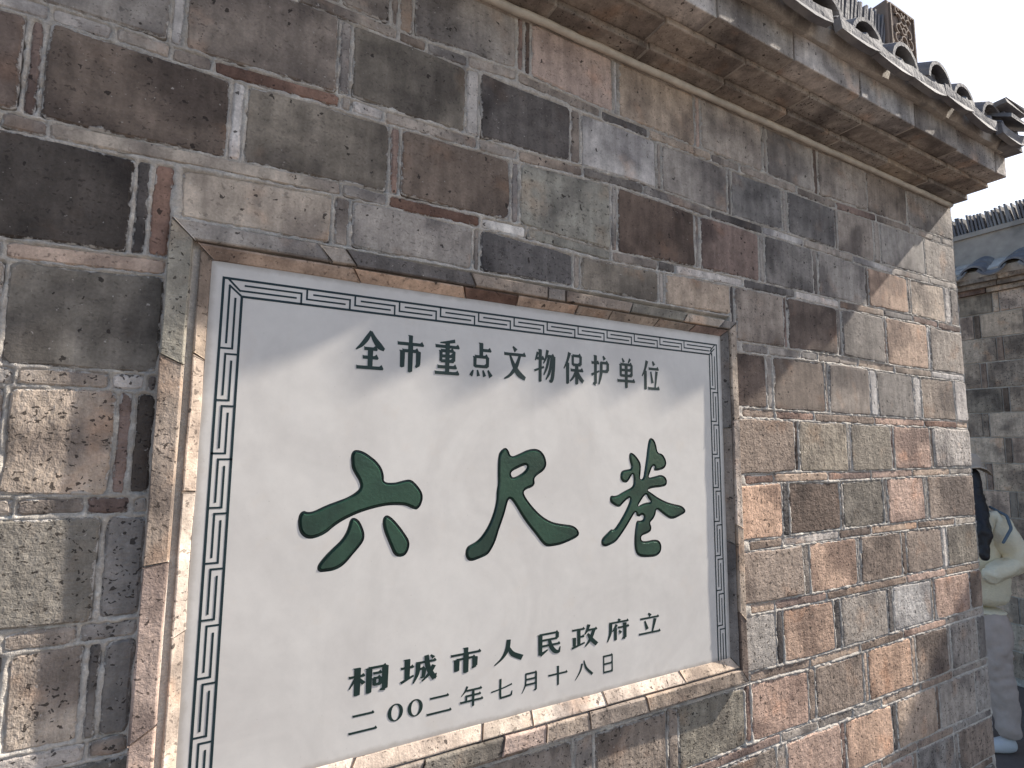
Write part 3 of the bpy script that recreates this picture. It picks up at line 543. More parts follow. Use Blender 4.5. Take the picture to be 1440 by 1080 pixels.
# small characters from strokes in a 100 x 100 box -------------------------------
def h(x0, x1, y): return ('h', x0, x1, y)
def s(x, y0, y1, w=None): return ('v', x, y0, y1, w)
def p(*q): return ('p', q)
GL = {
'全': [p((50,102,5),(40,84,12),(22,64,10),(2,50,3)), p((50,100,8),(62,82,13),(80,64,16),(98,54,7)), h(30,74,54), h(26,78,31), h(6,96,4), s(51,4,55)],
'市': [s(50,80,101,13), h(3,98,77), s(21,12,58), h(21,80,58), s(79,20,58), p((80,24,14),(70,14,5)), s(50,0,77)],
'重': [p((80,98,9),(50,93,7),(20,90,3)), h(2,98,80), s(24,38,68,11), s(76,38,68,11), h(24,76,68), h(24,76,53), h(24,76,39), s(50,5,92,15), h(12,88,22), h(2,98,5)],
'点': [s(48,58,101,15), h(48,92,80), s(21,30,60,12), s(76,30,60,12), h(21,78,60), h(21,76,32), p((14,20,4),(8,10,10),(4,3,11)), p((32,21,5),(37,3,12)), p((56,21,5),(64,3,12)), p((78,22,5),(92,3,14))],
'文': [p((40,101,5),(54,88,14)), h(2,98,77), p((72,75,9),(56,42,13),(30,15,9),(3,2,4)), p((27,75,6),(44,45,13),(66,20,17),(97,5,10))],
'物': [p((16,92,10),(4,66,4)), h(10,46,73), s(27,0,101,13), p((0,34,6),(45,47,6)), p((62,101,11),(54,76,8),(42,58,4)), h(54,94,82), p((92,82,13),(90,42,13),(82,8,13),(70,5,5)), p((68,78,10),(58,46,9),(44,22,4)), p((82,78,10),(72,34,10),(54,8,4))],
'保': [p((30,101,13),(18,72,9),(1,48,4)), s(20,0,68,14), s(46,62,92,10), s(86,62,92,11), h(46,88,92), h(46,86,63), h(36,99,45), s(66,0,60,14), p((61,40,9),(48,22,8),(32,9,4)), p((70,40,8),(82,22,13),(99,9,11))],
'护': [h(1,42,76), s(22,6,101,14), p((22,8,13),(8,7,5)), p((0,36,8),(43,50,5)), p((64,101,6),(73,89,13)), h(52,92,78), s(90,50,78,12), h(52,90,50), p((54,80,12),(52,40,12),(40,6,5))],
'单': [p((28,101,5),(37,87,11)), p((73,101,10),(62,86,5)), s(19,40,80,11), s(81,40,80,11), h(19,83,80), h(19,81,61), h(19,81,42), s(50,0,80,14), h(1,99,24)],
'位': [p((30,101,13),(18,70,9),(1,46,4)), s(20,0,66,14), p((62,101,6),(71,87,13)), h(40,97,74), p((51,64,6),(60,24,12)), p((85,66,12),(75,8,6)), h(36,100,5)],
'桐': [h(0,40,70), s(21,0,101,15), p((16,62,8),(1,28,3)), p((26,60,6),(38,40,11)), s(51,0,92,14), h(50,96,92), s(93,6,92,15), p((93,8,14),(80,5,5)), h(62,84,70), s(65,26,52,9), s(81,26,52,9), h(64,82,52), h(64,82,28)],
'城': [h(0,35,66), s(17,20,98,14), p((0,12,9),(35,32,6)), h(42,98,76), p((47,76,12),(45,36,10),(34,1,4)), h(50,66,52), p((64,52,10),(62,22,9),(54,18,4)), p((70,101,11),(76,50,13),(95,5,14)), p((94,4,8),(99,24,3)), p((92,58,11),(78,26,9),(58,3,4)), p((82,99,5),(91,87,10))],
'人': [p((50,101,13),(45,62,14),(28,28,9),(1,3,4)), p((51,66,8),(64,38,16),(99,14,19))],
'民': [h(14,88,94), s(85,68,94,12), h(14,85,68), s(16,6,94,15), p((16,6,13),(46,24,5)), h(16,96,43), p((52,68,10),(60,34,14),(76,11,15),(92,6,10)), p((91,4,9),(97,28,3))],
'政': [h(2,50,86), s(27,14,86,12), h(27,48,52), s(10,14,52,11), p((0,6,8),(50,22,6)), p((67,101,11),(59,74,8),(50,58,3)), h(60,99,76), p((87,76,11),(74,36,11),(52,3,4)), p((62,60,7),(76,32,14),(98,4,14))],
'府': [p((51,101,6),(59,90,13)), h(12,98,86), p((17,86,13),(15,40,11),(2,1,4)), p((44,76,10),(34,56,8),(24,46,3)), s(38,2,60,12), h(50,100,60), s(81,6,78,14), p((81,8,13),(68,5,5)), p((55,46,6),(63,32,12))],
'立': [p((44,101,6),(55,87,14)), h(7,94,78), p((27,66,6),(38,24,13)), p((76,70,13),(62,8,6)), h(0,100,5)],
'二': [h(12,88,82), h(0,100,10)],
'年': [p((30,101,9),(20,78,7),(4,58,3)), h(26,94,80), h(24,90,54), s(26,28,54,8), h(0,100,28), s(56,0,80,10)],
'七': [p((0,44,6),(50,52,6),(96,64,7)), p((42,101,9),(42,14,9),(52,6,9),(92,9,9)), p((92,8,9),(97,30,3))],
'月': [p((26,97,8),(24,40,8),(4,1,3)), h(26,90,96), s(86,5,96,10), p((86,7,9),(72,6,4)), h(26,86,67), h(26,86,40)],
'十': [h(0,100,60), s(50,0,101,10)],
'八': [p((40,84,9),(29,44,8),(2,1,3)), p((50,99,5),(62,56,11),(97,14,12))],
'日': [s(12,0,99,10), s(88,0,99,10), h(12,90,96), h(12,88,52), h(12,88,6)],
}
def stroke_polys(st, wh, wv, asp, wk=1.):
    """polygons in the 100-box. asp = width/height of the real box, so widths stay even"""
    out = []
    if st[0] == 'h':
        _, x0, x1, y = st; t = wh / 2; k = 1 / asp
        out.append([(x0, y - t), (x1 - 1, y - t), (x1 + 1.5, y - t * .2), (x1 - 3 * k - 2, y + t * 2.1), (x1 - 8 * k - 3, y + t), (x0 + 2, y + t), (x0 - 1, y + t * 1.3)])
    elif st[0] == 'v':
        _, x, y0, y1, w = st; w = (w * wk if w else wv); t = w / 2
        out.append([(x - t * .9, y0 + 1), (x - t * .2, y0 - 1), (x + t * .9, y0 + 2), (x + t, y1 - 2), (x + t * .7, y1 + .5), (x - t * 1.35, y1 + 1), (x - t, y1 - 4)])
    else:
        q = [(a, b2, w * wk) for a, b2, w in st[1]]; fine = []
        for i in range(len(q) - 1):
            p0, p1, p2, p3 = q[max(i - 1, 0)], q[i], q[i + 1], q[min(i + 2, len(q) - 1)]
            for k in range(5):
                t = k / 5; f_ = lambda a, b2, c, d: .5 * (2 * b2 + (c - a) * t + (2 * a - 5 * b2 + 4 * c - d) * t * t + (3 * b2 - a - 3 * c + d) * t ** 3)
                fine.append(tuple(f_(p0[j], p1[j], p2[j], p3[j]) for j in range(3)))
        fine.append(q[-1]); Lf, Rt = [], []
        for i, (x, y, w) in enumerate(fine):
            a = fine[max(i - 1, 0)]; b2 = fine[min(i + 1, len(fine) - 1)]; dx, dy = (b2[0] - a[0]) * asp, b2[1] - a[1]; L = math.hypot(dx, dy) or 1
            Lf.append((x - dy / L * w / 2, y + dx / L * w / 2)); Rt.append((x + dy / L * w / 2, y - dx / L * w / 2))
        out.append(Rt + Lf[::-1])
    return out
for c, row, u0, u1, z0, z1 in CHARS:
    if row == 't': z0, z1 = .1325, .2035
    elif row == 'b': z0, z1 = -.4415, -.3960
    else: z0, z1 = (-.5055, -.4680) if c not in '〇' else (-.4990, -.4690)
    asp = (u1 - u0) / (z1 - z0); v, f = [], []; k = 0
    if c == '〇':
        n = 28; cx, cz = (u0 + u1) / 2, (z0 + z1) / 2; rx, rz = (u1 - u0) / 2, (z1 - z0) / 2
        for i in range(n):
            a = 2 * math.pi * i / n; v.append(P(cx + rx * math.cos(a), PLAQ - .0004, cz + rz * math.sin(a))); v.append(P(cx + (rx - .0068) * math.cos(a), PLAQ - .0004, cz + (rz - .0022) * math.sin(a)))
        for i in range(n): j = (i + 1) % n; f.append((2 * i, 2 * j, 2 * j + 1, 2 * i + 1))
    else:
        wh, wv = dict(t=(9, 18), b=(9, 18), d=(9.5, 12))[row]; wk = dict(t=1.18, b=1.15, d=1.1)[row]
        for st in GL[c]:
            for poly in stroke_polys(st, wh, wv, asp, wk):
                k += 1; y = PLAQ - .0003 - k * .00005
                pts = [(u0 + (u1 - u0) * a / 100, z0 + (z1 - z0) * b2 / 100) for a, b2 in poly]
                if area(pts) < 0: pts = pts[::-1]
                n = len(pts); n0 = len(v); v += [P(a, y, b2) for a, b2 in pts] + [P(a, PLAQ + .001, b2) for a, b2 in pts]
                for t in tessellate_polygon([[Vector((a, b2, 0)) for a, b2 in pts]]):
                    a, b2, cc = [Vector(pts[m]) for m in t]; cr = (b2 - a).x * (cc - a).y - (b2 - a).y * (cc - a).x
                    f.append(tuple(m + n0 for m in (t if cr > 0 else reversed(t))))
                for i in range(n): j = (i + 1) % n; f.append((n0 + i, n0 + n + i, n0 + n + j, n0 + j))
    child_of(link('character', mesh('character', v, f, M_INK)), plq)

# key-pattern border -------------------------------------------------------------
bv, bf = [], []; cnt = [0]
def line(a, b2, w=.0020):
    a, b2 = Vector(a), Vector(b2); d = (b2 - a); L = d.length
    if L < 1e-6: return
    d /= L; nrm = Vector((-d.y, d.x)) * w / 2; cnt[0] += 1; y = PLAQ - .0002 - (cnt[0] % 7) * .00004
    a = a - d * w / 2; b2 = b2 + d * w / 2; n0 = len(bv)
    for q in (a + nrm * -1, b2 - nrm, b2 + nrm, a + nrm): bv.append(P(q.x, y, q.y))
    bf.append((n0, n0 + 1, n0 + 2, n0 + 3))
OL, OR, OT, OB = -.005, 1.174, .2680, -.5300
BW = .0285
IL, IR, IT, IB = OL + BW, OR - BW, OT - BW, OB + BW
E0 = PB + .001                                        # the side borders run down behind the lower sill
for x in (OL, IL, IR, OR): line((x, E0), (x, OT if x in (OL, OR) else IT), .0040)
line((OL, OT), (OR, OT), .0040); line((IL, IT), (IR, IT), .0040)
for ox, sg in ((OL, 1), (OR, -1)):
    line((ox + sg * BW * .22, OT), (ox + sg * BW * .88, OT - BW * .66), .0032); line((ox + sg * BW * .34, OT - BW * .42), (ox + sg * BW, OT - BW), .0032)
def meander(org, ax, inn, total, t1, per, flip=False):
    """t1: where the second key starts, measured from the corner along the border"""
    org, ax, inn = Vector(org), Vector(ax), Vector(inn); D = lambda d: (1 - d if flip else d) * BW
    q = lambda t, d: tuple(org + ax * min(t, total) + inn * D(d))
    cuts = [0, t1]
    while cuts[-1] < total - per * .6: cuts.append(cuts[-1] + per)
    cuts[-1] = total if ax[0] else cuts[-1]
    for k in range(len(cuts) - 1):
        a, b2 = cuts[k], cuts[k + 1]; c0 = (BW * .45 if flip else BW * .9) if k == 0 else 0.
        if a >= total: break
        if b2 > total and not ax[0]:
            line(q(a, 0), q(a, .66), .0032); line(q(a, .66), q(total, .66), .0032)
            if a + .14 * per < total: line(q(a + .14 * per, .33), q(total, .33), .0032)
            break
        if k: line(q(a, 0), q(a, .66), .0032)
        line(q(a + c0, .66), q(b2 - .22 * per, .66), .0032)
        line(q(a + .14 * per + (BW * .75 if k == 0 else 0), .33), q(b2 - .11 * per, .33), .0032)
        if b2 - .11 * per < total - .004: line(q(b2 - .11 * per, .33), q(b2 - .11 * per, 1), .0032)
meander((OL, OT), (1, 0), (0, -1), OR - OL - .012, .1264 - OL, .0842)
meander((OR, OT), (0, -1), (-1, 0), OT - E0, OT - .138, .0866)
meander((OL, OT), (0, -1), (1, 0), OT - E0, OT - .1405, .0862, True)
child_of(link('border', mesh('border', bv, bf, M_LINE)), plq)

# ---------------------------------------------------------------- coping of the main wall
def tube(path, r, n=10, wob=0.):
    v, f = [], []
    for i, q in enumerate(path):
        for k in range(n): a = 2 * math.pi * k / n; rr = r * (1 + rng.uniform(-wob, wob)); v.append((q[0], q[1] + rr * math.cos(a), q[2] + rr * math.sin(a)))
    for i in range(len(path) - 1):
        for k in range(n): l = (k + 1) % n; f.append((i * n + k, (i + 1) * n + k, (i + 1) * n + l, i * n + l))
    f.append(tuple(range(n))); f.append(tuple((len(path) - 1) * n + k for k in reversed(range(n))))
    return v, f
xs = np.arange(WL, WR + .004, .03)
v, f = tube([(x, .989 + rng.uniform(-.0012, .0012), .982 + CH + rng.uniform(-.0012, .0012)) for x in xs], .0095, 10, .08)
child_of(link('pointing_cord', mesh('pointing_cord', v, f, M_BEAD, True)), wall)
cor = empty('corbel', (1.0, .95, CH + 1.0)); child_of(cor, wall)
for (y0, z0, z1, L, off, codes) in ((.9395, .991, 1.0095, .27, 0, 'gTgtg'), (.8725, 1.011, 1.0275, .29, .12, 'tgTgg'), (.8145, 1.029, 1.113, .30, .05, 'glglg')):  # pale codes put part of the glare veil into the brick colour
    x = WL - off
    while x < WR + .004:
        x1 = min(x + L * rng.uniform(.93, 1.05), WR + .004)
        if WR - x1 < .08: x1 = WR + .004
        if x1 > WL:
            o = box('brick', max(x, WL) + .003, x1 - .003, y0 + rng.uniform(-.002, .002), 1.2, z0 + CH, z1 + CH, M_BRICK, wall, tint(rng.choice(codes), rng.uniform(.1, .4)), .0016, .003)
            child_sub(o, cor)
        x = x1
    child_sub(box('mortar', WL, WR, y0 + .005, 1.2, z0 + CH + .0015, z1 + CH - .0015, M_MORTAR, wall), cor)
roof = empty('tile_roof', (1.0, 1.12, CH + 1.2)); child_of(roof, wall)
def arc_tile(r0, L, drop, up=True, th=.011, half=90, n=10, flare=1.12, fill_end=False):
    """a curved tile running along +y from the eave, seen end-on from -y"""
    v, f = [], []; sg = 1 if up else -1
    for iy, (yy, k) in enumerate(((0, flare), (.012, flare * .985), (L * .5, 1.0), (L, .93))):
        for r in (r0 * k, r0 * k - th):
            for i in range(n + 1):
                a = R(90 - half + 2 * half * i / n); v.append((r * math.cos(a), yy, sg * r * math.sin(a) + drop * yy + (0 if up else 0)))
    m_ = n + 1; S = 2 * m_
    for iy in range(3):
        for i in range(n):
            o0 = iy * S + i; f.append((o0, o0 + 1, o0 + S + 1, o0 + S)); q0 = o0 + m_; f.append((q0 + 1, q0, q0 + S, q0 + S + 1))
        for i in (0, n): o0 = iy * S + i; f.append((o0, o0 + S, o0 + S + m_, o0 + m_))
    for iy in (0, 3):
        for i in range(n): o0 = iy * S + i; f.append((o0, o0 + m_, o0 + m_ + 1, o0 + 1))
    if fill_end:
        n0 = len(v); r = r0 * .99 - th
        for i in range(n + 1): a = R(180 * i / n); v.append((r * math.cos(a), .022 + .006 * rng.random(), r * math.sin(a)))
        f.append(tuple(n0 + i for i in range(n + 1)))
    return mesh('roof_tile', v, f, M_TILE)
cover = arc_tile(.070, .19, .62, True, .012, 84); cover_e = arc_tile(.070, .19, .62, True, .012, 88, fill_end=True); pan = arc_tile(.088, .20, .62, False, .012, 55, 8, 1.05)
plug = []
def place(me, name, loc, par, rot=None, col=None):
    o = bpy.data.objects.new(name, me); C.objects.link(o); o.location = loc
    if rot: o.rotation_euler = rot
    return child_sub(o, par)
EY, EZ = .765, 1.170
k0 = 0
for k in range(-13, 4):
    x = 2.0 + .2 * k
    if x > 2.56: continue
    for c_ in range(3):
        jx, jz = rng.uniform(-.006, .006), rng.uniform(-.006, .006)
        o = place(cover if c_ else cover_e, 'roof_tile', (x + jx, EY + .015 * rng.random() + .125 * c_, EZ + CH + .0775 * c_ + jz + .008 * c_), roof, (0, rng.uniform(-.06, .06), rng.uniform(-.05, .05)))
        if x + .1 < 2.6: place(pan, 'roof_tile', (x + .1 + jx, EY + .005 - .012 * rng.random() + .125 * c_, EZ + .055 + CH + .0775 * c_ + jz), roof, (0, 0, rng.uniform(-.04, .04)))
# far slope, one simple course behind the ridge
for k in range(-13, 4):
    x = 2.0 + .2 * k
    for c_ in range(2): place(cover, 'roof_tile', (x, 1.475 - .125 * c_, EZ + CH + .0775 * c_), roof, (0, 0, math.pi))
# mortar bed under the tiles: sloping body with lumpy front
v, f = [], []; prof = [(.80, 1.113), (.788, 1.15), (.792, 1.205), (1.07, 1.385), (1.18, 1.36), (1.44, 1.185), (1.44, 1.113)]
xs = np.arange(WL, 2.598, .05)
for x in xs:
    for (y, z) in prof: v.append((x, y + rng.uniform(-.006, .006), z + CH + rng.uniform(-.004, .004)))
m_ = len(prof)
for i in range(len(xs) - 1):
    for k in range(m_): l = (k + 1) % m_; f.append((i * m_ + k, i * m_ + l, (i + 1) * m_ + l, (i + 1) * m_ + k))
f.append(tuple(range(m_))); f.append(tuple((len(xs) - 1) * m_ + k for k in reversed(range(m_))))
child_sub(link('tile_bed', mesh('tile_bed', v, f, M_MORTAR)), roof)
# drips: the lips of the pan tiles
lip_v = [(-.100, 0, .034), (-.099, -.001, -.006), (-.05, -.006, -.022), (0, -.010, -.032), (.05, -.006, -.022), (.099, -.001, -.006), (.100, 0, .034), (.05, -.003, .020), (0, -.004, .014), (-.05, -.003, .020)]
lv = lip_v + [(a, b2 + .02, c) for a, b2, c in lip_v] ; lf = [tuple(range(10)), tuple(reversed(range(10, 20)))] + [(i, i + 10, (i + 1) % 10 + 10, (i + 1) % 10) for i in range(10)]
LIPX = {-3: .022, -4: -.016, 1: -.030, 2: .012}
lip = mesh('drip_lip', lv, lf, M_TILE)
for k in range(-13, 3): place(lip, 'drip_lip', (2.1 + .2 * k + LIPX.get(k, 0), EY - .010, 1.133 + CH + rng.uniform(-.007, .007)), roof, (rng.uniform(-.1, 0), rng.uniform(-.05, .05), 0))
# verge at the corner: thin tiles lying one over the other and sticking out
for k in range(7):
    y = .735 + .052 * k; z = 1.19 + .034 * k
    v, f = box_data(2.44, 2.615 + rng.uniform(0, .035), y, y + .16, z - .006, z + .008, .003)
    o = link('verge_tile', mesh('verge_tile', [(a, b2, c + (b2 - y) * .55 + CH) for a, b2, c in v], f, M_TILE)); child_sub(o, roof)
for dx, y, z in ((2.56, .748, 1.262), (2.52, .742, 1.238), (2.555, .760, 1.215)):
    v, f = box_data(dx - .10, dx + .075, y, y + .13, z, z + .011, .004); child_sub(link('verge_tile', mesh('verge_tile', [(a, b2, c + CH) for a, b2, c in v], f, M_TILE)), roof)
v, f = box_data(2.50, 2.615, .757, .80, 1.135, 1.150, .003); child_sub(link('verge_tile', mesh('verge_tile', [(a, b2, c + CH + (a - 2.5) * .2) for a, b2, c in v], f, M_TILE)), roof)
v, f = box_data(2.50, 2.612, .768, .82, 1.112, 1.130, .003); child_sub(link('verge_tile', mesh('verge_tile', [(a, b2, c + CH) for a, b2, c in v], f, M_TILE)), roof)
# ridge
for (y0, y1, z0, z1) in ((1.04, 1.21, 1.34, 1.47), (1.055, 1.195, 1.47, 1.50), (1.07, 1.18, 1.50, 1.60), (1.05, 1.20, 1.60, 1.62)):
    x = WL
    while x < 2.34:
        x1 = min(x + .3, 2.36); child_sub(box('ridge_brick', x + .002, x1 - .002, y0, y1, z0 + CH, z1 + CH - .001, M_TILE, wall, None, .002), roof); x = x1
v, f = box_data(-.006, .006, -.055, .055, 0, .165, .0); st_t = mesh('standing_tile', [(a + (c * .10) + (-.004 + .3 * b2 * b2), b2, c - 2 * b2 * b2) for a, b2, c in v], f, M_TILE)
x = WL
nst = 0
while x < 2.32:
    nst += 1; place(st_t, 'standing_tile', (x, 1.125, 1.62 + CH + rng.uniform(-.008, .012)), roof, (0, rng.uniform(.02, .14), rng.uniform(-.06, .06))); x += .021
blk = box('ridge_end_block', 2.335, 2.565, 1.06, 1.19, 1.60 + CH, 1.853 + CH, M_CARVE, wall, None, .002, .006); child_sub(blk, roof)
child_sub(box('ridge_brick', 2.30, 2.60, 1.05, 1.20, 1.34 + CH, 1.60 + CH, M_TILE, wall, None, .003, .006), roof)
# carved relief of the block: frame and curling stems, one mesh
cv, cf = [], []
def ring(cx, cz, r, w, a0=0, a1=360, n=12, y=1.058, d=.007):
    for i in range(n):
        A, B = R(a0 + (a1 - a0) * i / n), R(a0 + (a1 - a0) * (i + 1) / n); n0 = len(cv)
        for a in (A, B):
            for rr, yy in ((r - w / 2, y), (r - w / 4, y - d), (r + w / 4, y - d), (r + w / 2, y)): cv.append((cx + rr * math.cos(a), yy, cz + rr * math.sin(a) + CH))
        for k in range(3): cf.append((n0 + k, n0 + k + 1, n0 + 5 + k, n0 + 4 + k))
for (cx, cz, r, a0, a1) in ((2.45, 1.79, .018, 0, 360), (2.41, 1.79, .022, -90, 150), (2.49, 1.79, .022, 30, 270), (2.41, 1.745, .020, 0, 280), (2.49, 1.745, .020, -100, 180), (2.45, 1.745, .014, 0, 360), (2.45, 1.70, .022, 0, 360), (2.40, 1.70, .02, 90, 360), (2.50, 1.70, .02, 180, 450), (2.45, 1.825, .013, 180, 360), (2.40, 1.825, .012, 0, 270), (2.50, 1.825, .012, 0, 270), (2.43, 1.66, .02, 0, 360), (2.48, 1.66, .02, 0, 360)):
    ring(cx, cz, r, .010, a0, a1)
for x0, x1, z0, z1 in ((2.352, 2.360, 1.62, 1.843), (2.540, 2.548, 1.62, 1.843), (2.360, 2.540, 1.836, 1.843)):
    v, f = box_data(x0, x1, 1.0525, 1.062, z0 + CH, z1 + CH); n0 = len(cv); cv += v; cf += [tuple(q + n0 for q in t) for t in f]
child_sub(link('carved_relief', mesh('carved_relief', cv, cf, M_CARVE)), roof)

# ---------------------------------------------------------------- second wall across the lane
X2 = 5.6
w2 = empty('far_brick_wall', (X2 + .15, 1.8, 0))
tag(w2, 'shaded brick wall with tiled coping beyond the corner, behind the person in white', 'brick wall', kind='thing')
zr = [1.2846, 1.1135, .909, .7031, .4886, .2843, .081, -.1273, -.3508, -.5572]
while zr[-1] > -CH + .1: zr.append(max(zr[-1] - .206, -CH))
box('wall_core', X2 + .008, X2 + .30, -1.6, 5.2, 0, 1.34 + CH, M_MORTAR, w2)
def far_brick(y0, y1, z0, z1, code, big=False):
    c_ = code; v, f = box_data(X2 - rng.uniform(0, .004), X2 + .02, y0 + .005, y1 - .005, z0 + CH + .006, z1 + CH - .006, .0022)
    q = tint(code, rng.uniform(.1, .5)); m_ = sum(q[:3]) / 3 * 1.4
    return v, f, (q[0] * .6 + m_ * .46, q[1] * .6 + m_ * .37, q[2] * .6 + m_ * .28, q[3])
jv, jf, jt = [], [], []
pts = {}
for r in range(len(zr) - 1):
    z1, z0 = zr[r], zr[r + 1]; j0 = [1.9198, 2.0566, 1.9165, 2.0378, 1.9087, 2.052][r % 6]
    P0 = .325; y = j0 - P0 * 11
    while y < 5.1:
        cc = rng.choice('tTtnotnTtpN'); a, b2 = y, y + P0 - .045
        for (q0, q1, c) in ((a, b2, cc), (b2, y + P0, rng.choice('nbDrt'))):
            if q0 < -1.6: continue
            vv, ff, col = far_brick(q0, q1, z0, z1, c)
            if .9 < q0 < 2.6 and True:
                me = mesh('brick', vv, ff, M_BRICK); o = link('brick', me, None, None, col); child_of(o, w2)
            else: n0 = len(jv); jv += vv; jf += [tuple(q + n0 for q in t) for t in ff]; jt += [col] * len(vv)
        y += P0
me = mesh('brickwork', jv, jf, M_BRICKWORK); a = me.attributes.new('tint', 'FLOAT_COLOR', 'POINT'); a.data.foreach_set('color', np.array(jt, dtype=np.float32).ravel())
child_of(tag(link('brickwork', me), kind='stuff'), w2)
cop2 = empty('corbel', (X2, 1.8, CH + 1.3)); child_of(cop2, w2)
for (xo, z0, z1) in ((.03, 1.286, 1.325), (.065, 1.327, 1.365), (.10, 1.367, 1.405)):
    y = -1.6
    while y < 5.1:
        y1 = y + rng.uniform(.24, .3)
        if y1 < .8 or y > 2.7: y1 = y + 1.2
        o = box('brick', X2 - xo - rng.uniform(0, .004), X2 + .3, y + .003, y1 - .003, z0 + CH, z1 + CH, M_BRICK, w2, tint(rng.choice('nrtg'), .3), .002); child_sub(o, cop2); y = y1
r2 = empty('tile_roof', (X2 + .1, 1.8, CH + 1.5)); child_of(r2, w2)
cov2 = arc_tile(.085, .24, .55, True, .014, 80, 10, 1.1); pan2 = arc_tile(.10, .24, .55, False, .014, 60, 8, 1.1)
y = -1.4
while y < 5.0:
    near = .6 < y < 3
    for c_ in range(2):
        place(cov2, 'roof_tile', (X2 - .17 + .12 * c_, y, 1.405 + CH + .066 * c_), r2, (0, rng.uniform(-.06, .06), -math.pi / 2))
        place(pan2, 'roof_tile', (X2 - .18 + .12 * c_, y + .13, 1.50 + CH + .066 * c_), r2, (0, 0, -math.pi / 2))
    y += .26
v, f = [], []; prof = [(X2 - .10, 1.405), (X2 - .12, 1.46), (X2 + .10, 1.60), (X2 + .2, 1.60), (X2 + .45, 1.45), (X2 + .45, 1.405)]
ys = np.arange(-1.6, 5.2, .06)
for y in ys:
    for (x, z) in prof: v.append((x + rng.uniform(-.006, .006), y, z + CH + rng.uniform(-.006, .006)))
m_ = len(prof)
for i in range(len(ys) - 1):
    for k in range(m_): l = (k + 1) % m_; f.append((i * m_ + k, (i + 1) * m_ + k, (i + 1) * m_ + l, i * m_ + l))
child_sub(link('tile_bed', mesh('tile_bed', v, f, M_MORTAR)), r2)
M_RIDGE2 = plain('ridge_render', (.38, .34, .30), .9, 12, .6, .003, .2, (.24, .22, .20), 50)
v, f = box_data(X2 + .08, X2 + .24, -1.6, 5.2, 1.56 + CH, 1.835 + CH); child_sub(link('ridge_band', mesh('ridge_band', v, f, M_RIDGE2)), r2)
v, f = box_data(X2 + .06, X2 + .26, -1.6, 5.2, 1.82 + CH, 1.86 + CH); child_sub(link('ridge_band', mesh('ridge_band', v, f, M_RIDGE2)), r2)
v, f = box_data(-.055, .055, -.007, .007, 0, .18); st2 = mesh('standing_tile', [(a, b2 + c * .15, c - 2 * a * a) for a, b2, c in v], f, M_TILE)
sv, sf = [], []
y = -1.55
while y < 5.1:
    dz = rng.uniform(-.008, .014)
    if 1.0 < y < 2.7: place(st2, 'standing_tile', (X2 + .16, y, 1.855 + CH + dz), r2, (rng.uniform(-.05, .05), 0, rng.uniform(-.06, .06)))
    else:
        n0 = len(sv); sv += [(q.co.x + X2 + .16, q.co.y + y, q.co.z + 1.855 + CH + dz) for q in st2.vertices]; sf += [tuple(k + n0 for k in pl.vertices) for pl in st2.polygons]
    y += .026
child_sub(tag(link('standing_tiles', mesh('standing_tiles', sv, sf, M_TILE)), kind='stuff'), r2)

# ---------------------------------------------------------------- ground
gnd = link('ground', mesh('ground', [(-60, -60, -.006), (60, -60, -.006), (60, 60, -.006), (-60, 60, -.006)], [(0, 1, 2, 3)], M_GROUND)); tag(gnd, kind='structure')
pv, pf = [], []
for i in range(-3, 9):
    for j in range(-5, 7):
        x0 = i * .62 + (.31 if j % 2 else 0); y0 = j * .42
        if x0 > X2 - .62: continue
        z = .0 + rng.uniform(-.003, .003); a = .006
        v = [(x0 + a, y0 + a, z - .012), (x0 + .62 - a, y0 + a, z - .012), (x0 + .62 - a, y0 + .42 - a, z - .012), (x0 + a, y0 + .42 - a, z - .012)]
        v += [(q[0] + (.006 if q[0] < x0 + .3 else -.006), q[1] + (.006 if q[1] < y0 + .2 else -.006), z) for q in v]
        o = link('paving_stone', mesh('paving_stone', v, [(4, 5, 6, 7), (0, 1, 5, 4), (1, 2, 6, 5), (2, 3, 7, 6), (3, 0, 4, 7)], M_PAVE)); o.parent = gnd

# ---------------------------------------------------------------- person beyond the corner
M_SWEAT = plain('cream_knit', (.86, .77, .58), .95, 60, .25, .006, .2, None, 120)
M_TROU = plain('beige_cloth', (.50, .41, .36), .9, 30, .3, .004, .2, None, 25)
M_SKIN = plain('skin', (.50, .33, .25), .6, 40, .1, .0003, .4)
M_HAIR = plain('black_hair', (.010, .009, .012), .45, 200, .5, .001, .5)
M_SHOE = plain('white_shoe', (.60, .60, .60), .7, 50, .15, .001, .3)
M_HAT = plain('beige_hat', (.50, .42, .34), .95, 60, .3, .001, .2)
M_STRAP = plain('blue_strap', (.12, .16, .20), .8, 60, .2, .0005, .2)
per = empty('person', (4.385, 1.69, 0)); per.rotation_euler = (0, 0, R(-28.66))
tag(per, 'person in cream sweater, beige trousers and white shoes half hidden behind the wall corner', 'person')
cl_tex = bpy.data.textures.new('folds', 'CLOUDS'); cl_tex.noise_scale = .11; cl_tex.noise_depth = 2
fi_tex = bpy.data.textures.new('creases', 'CLOUDS'); fi_tex.noise_scale = .035; fi_tex.noise_depth = 2
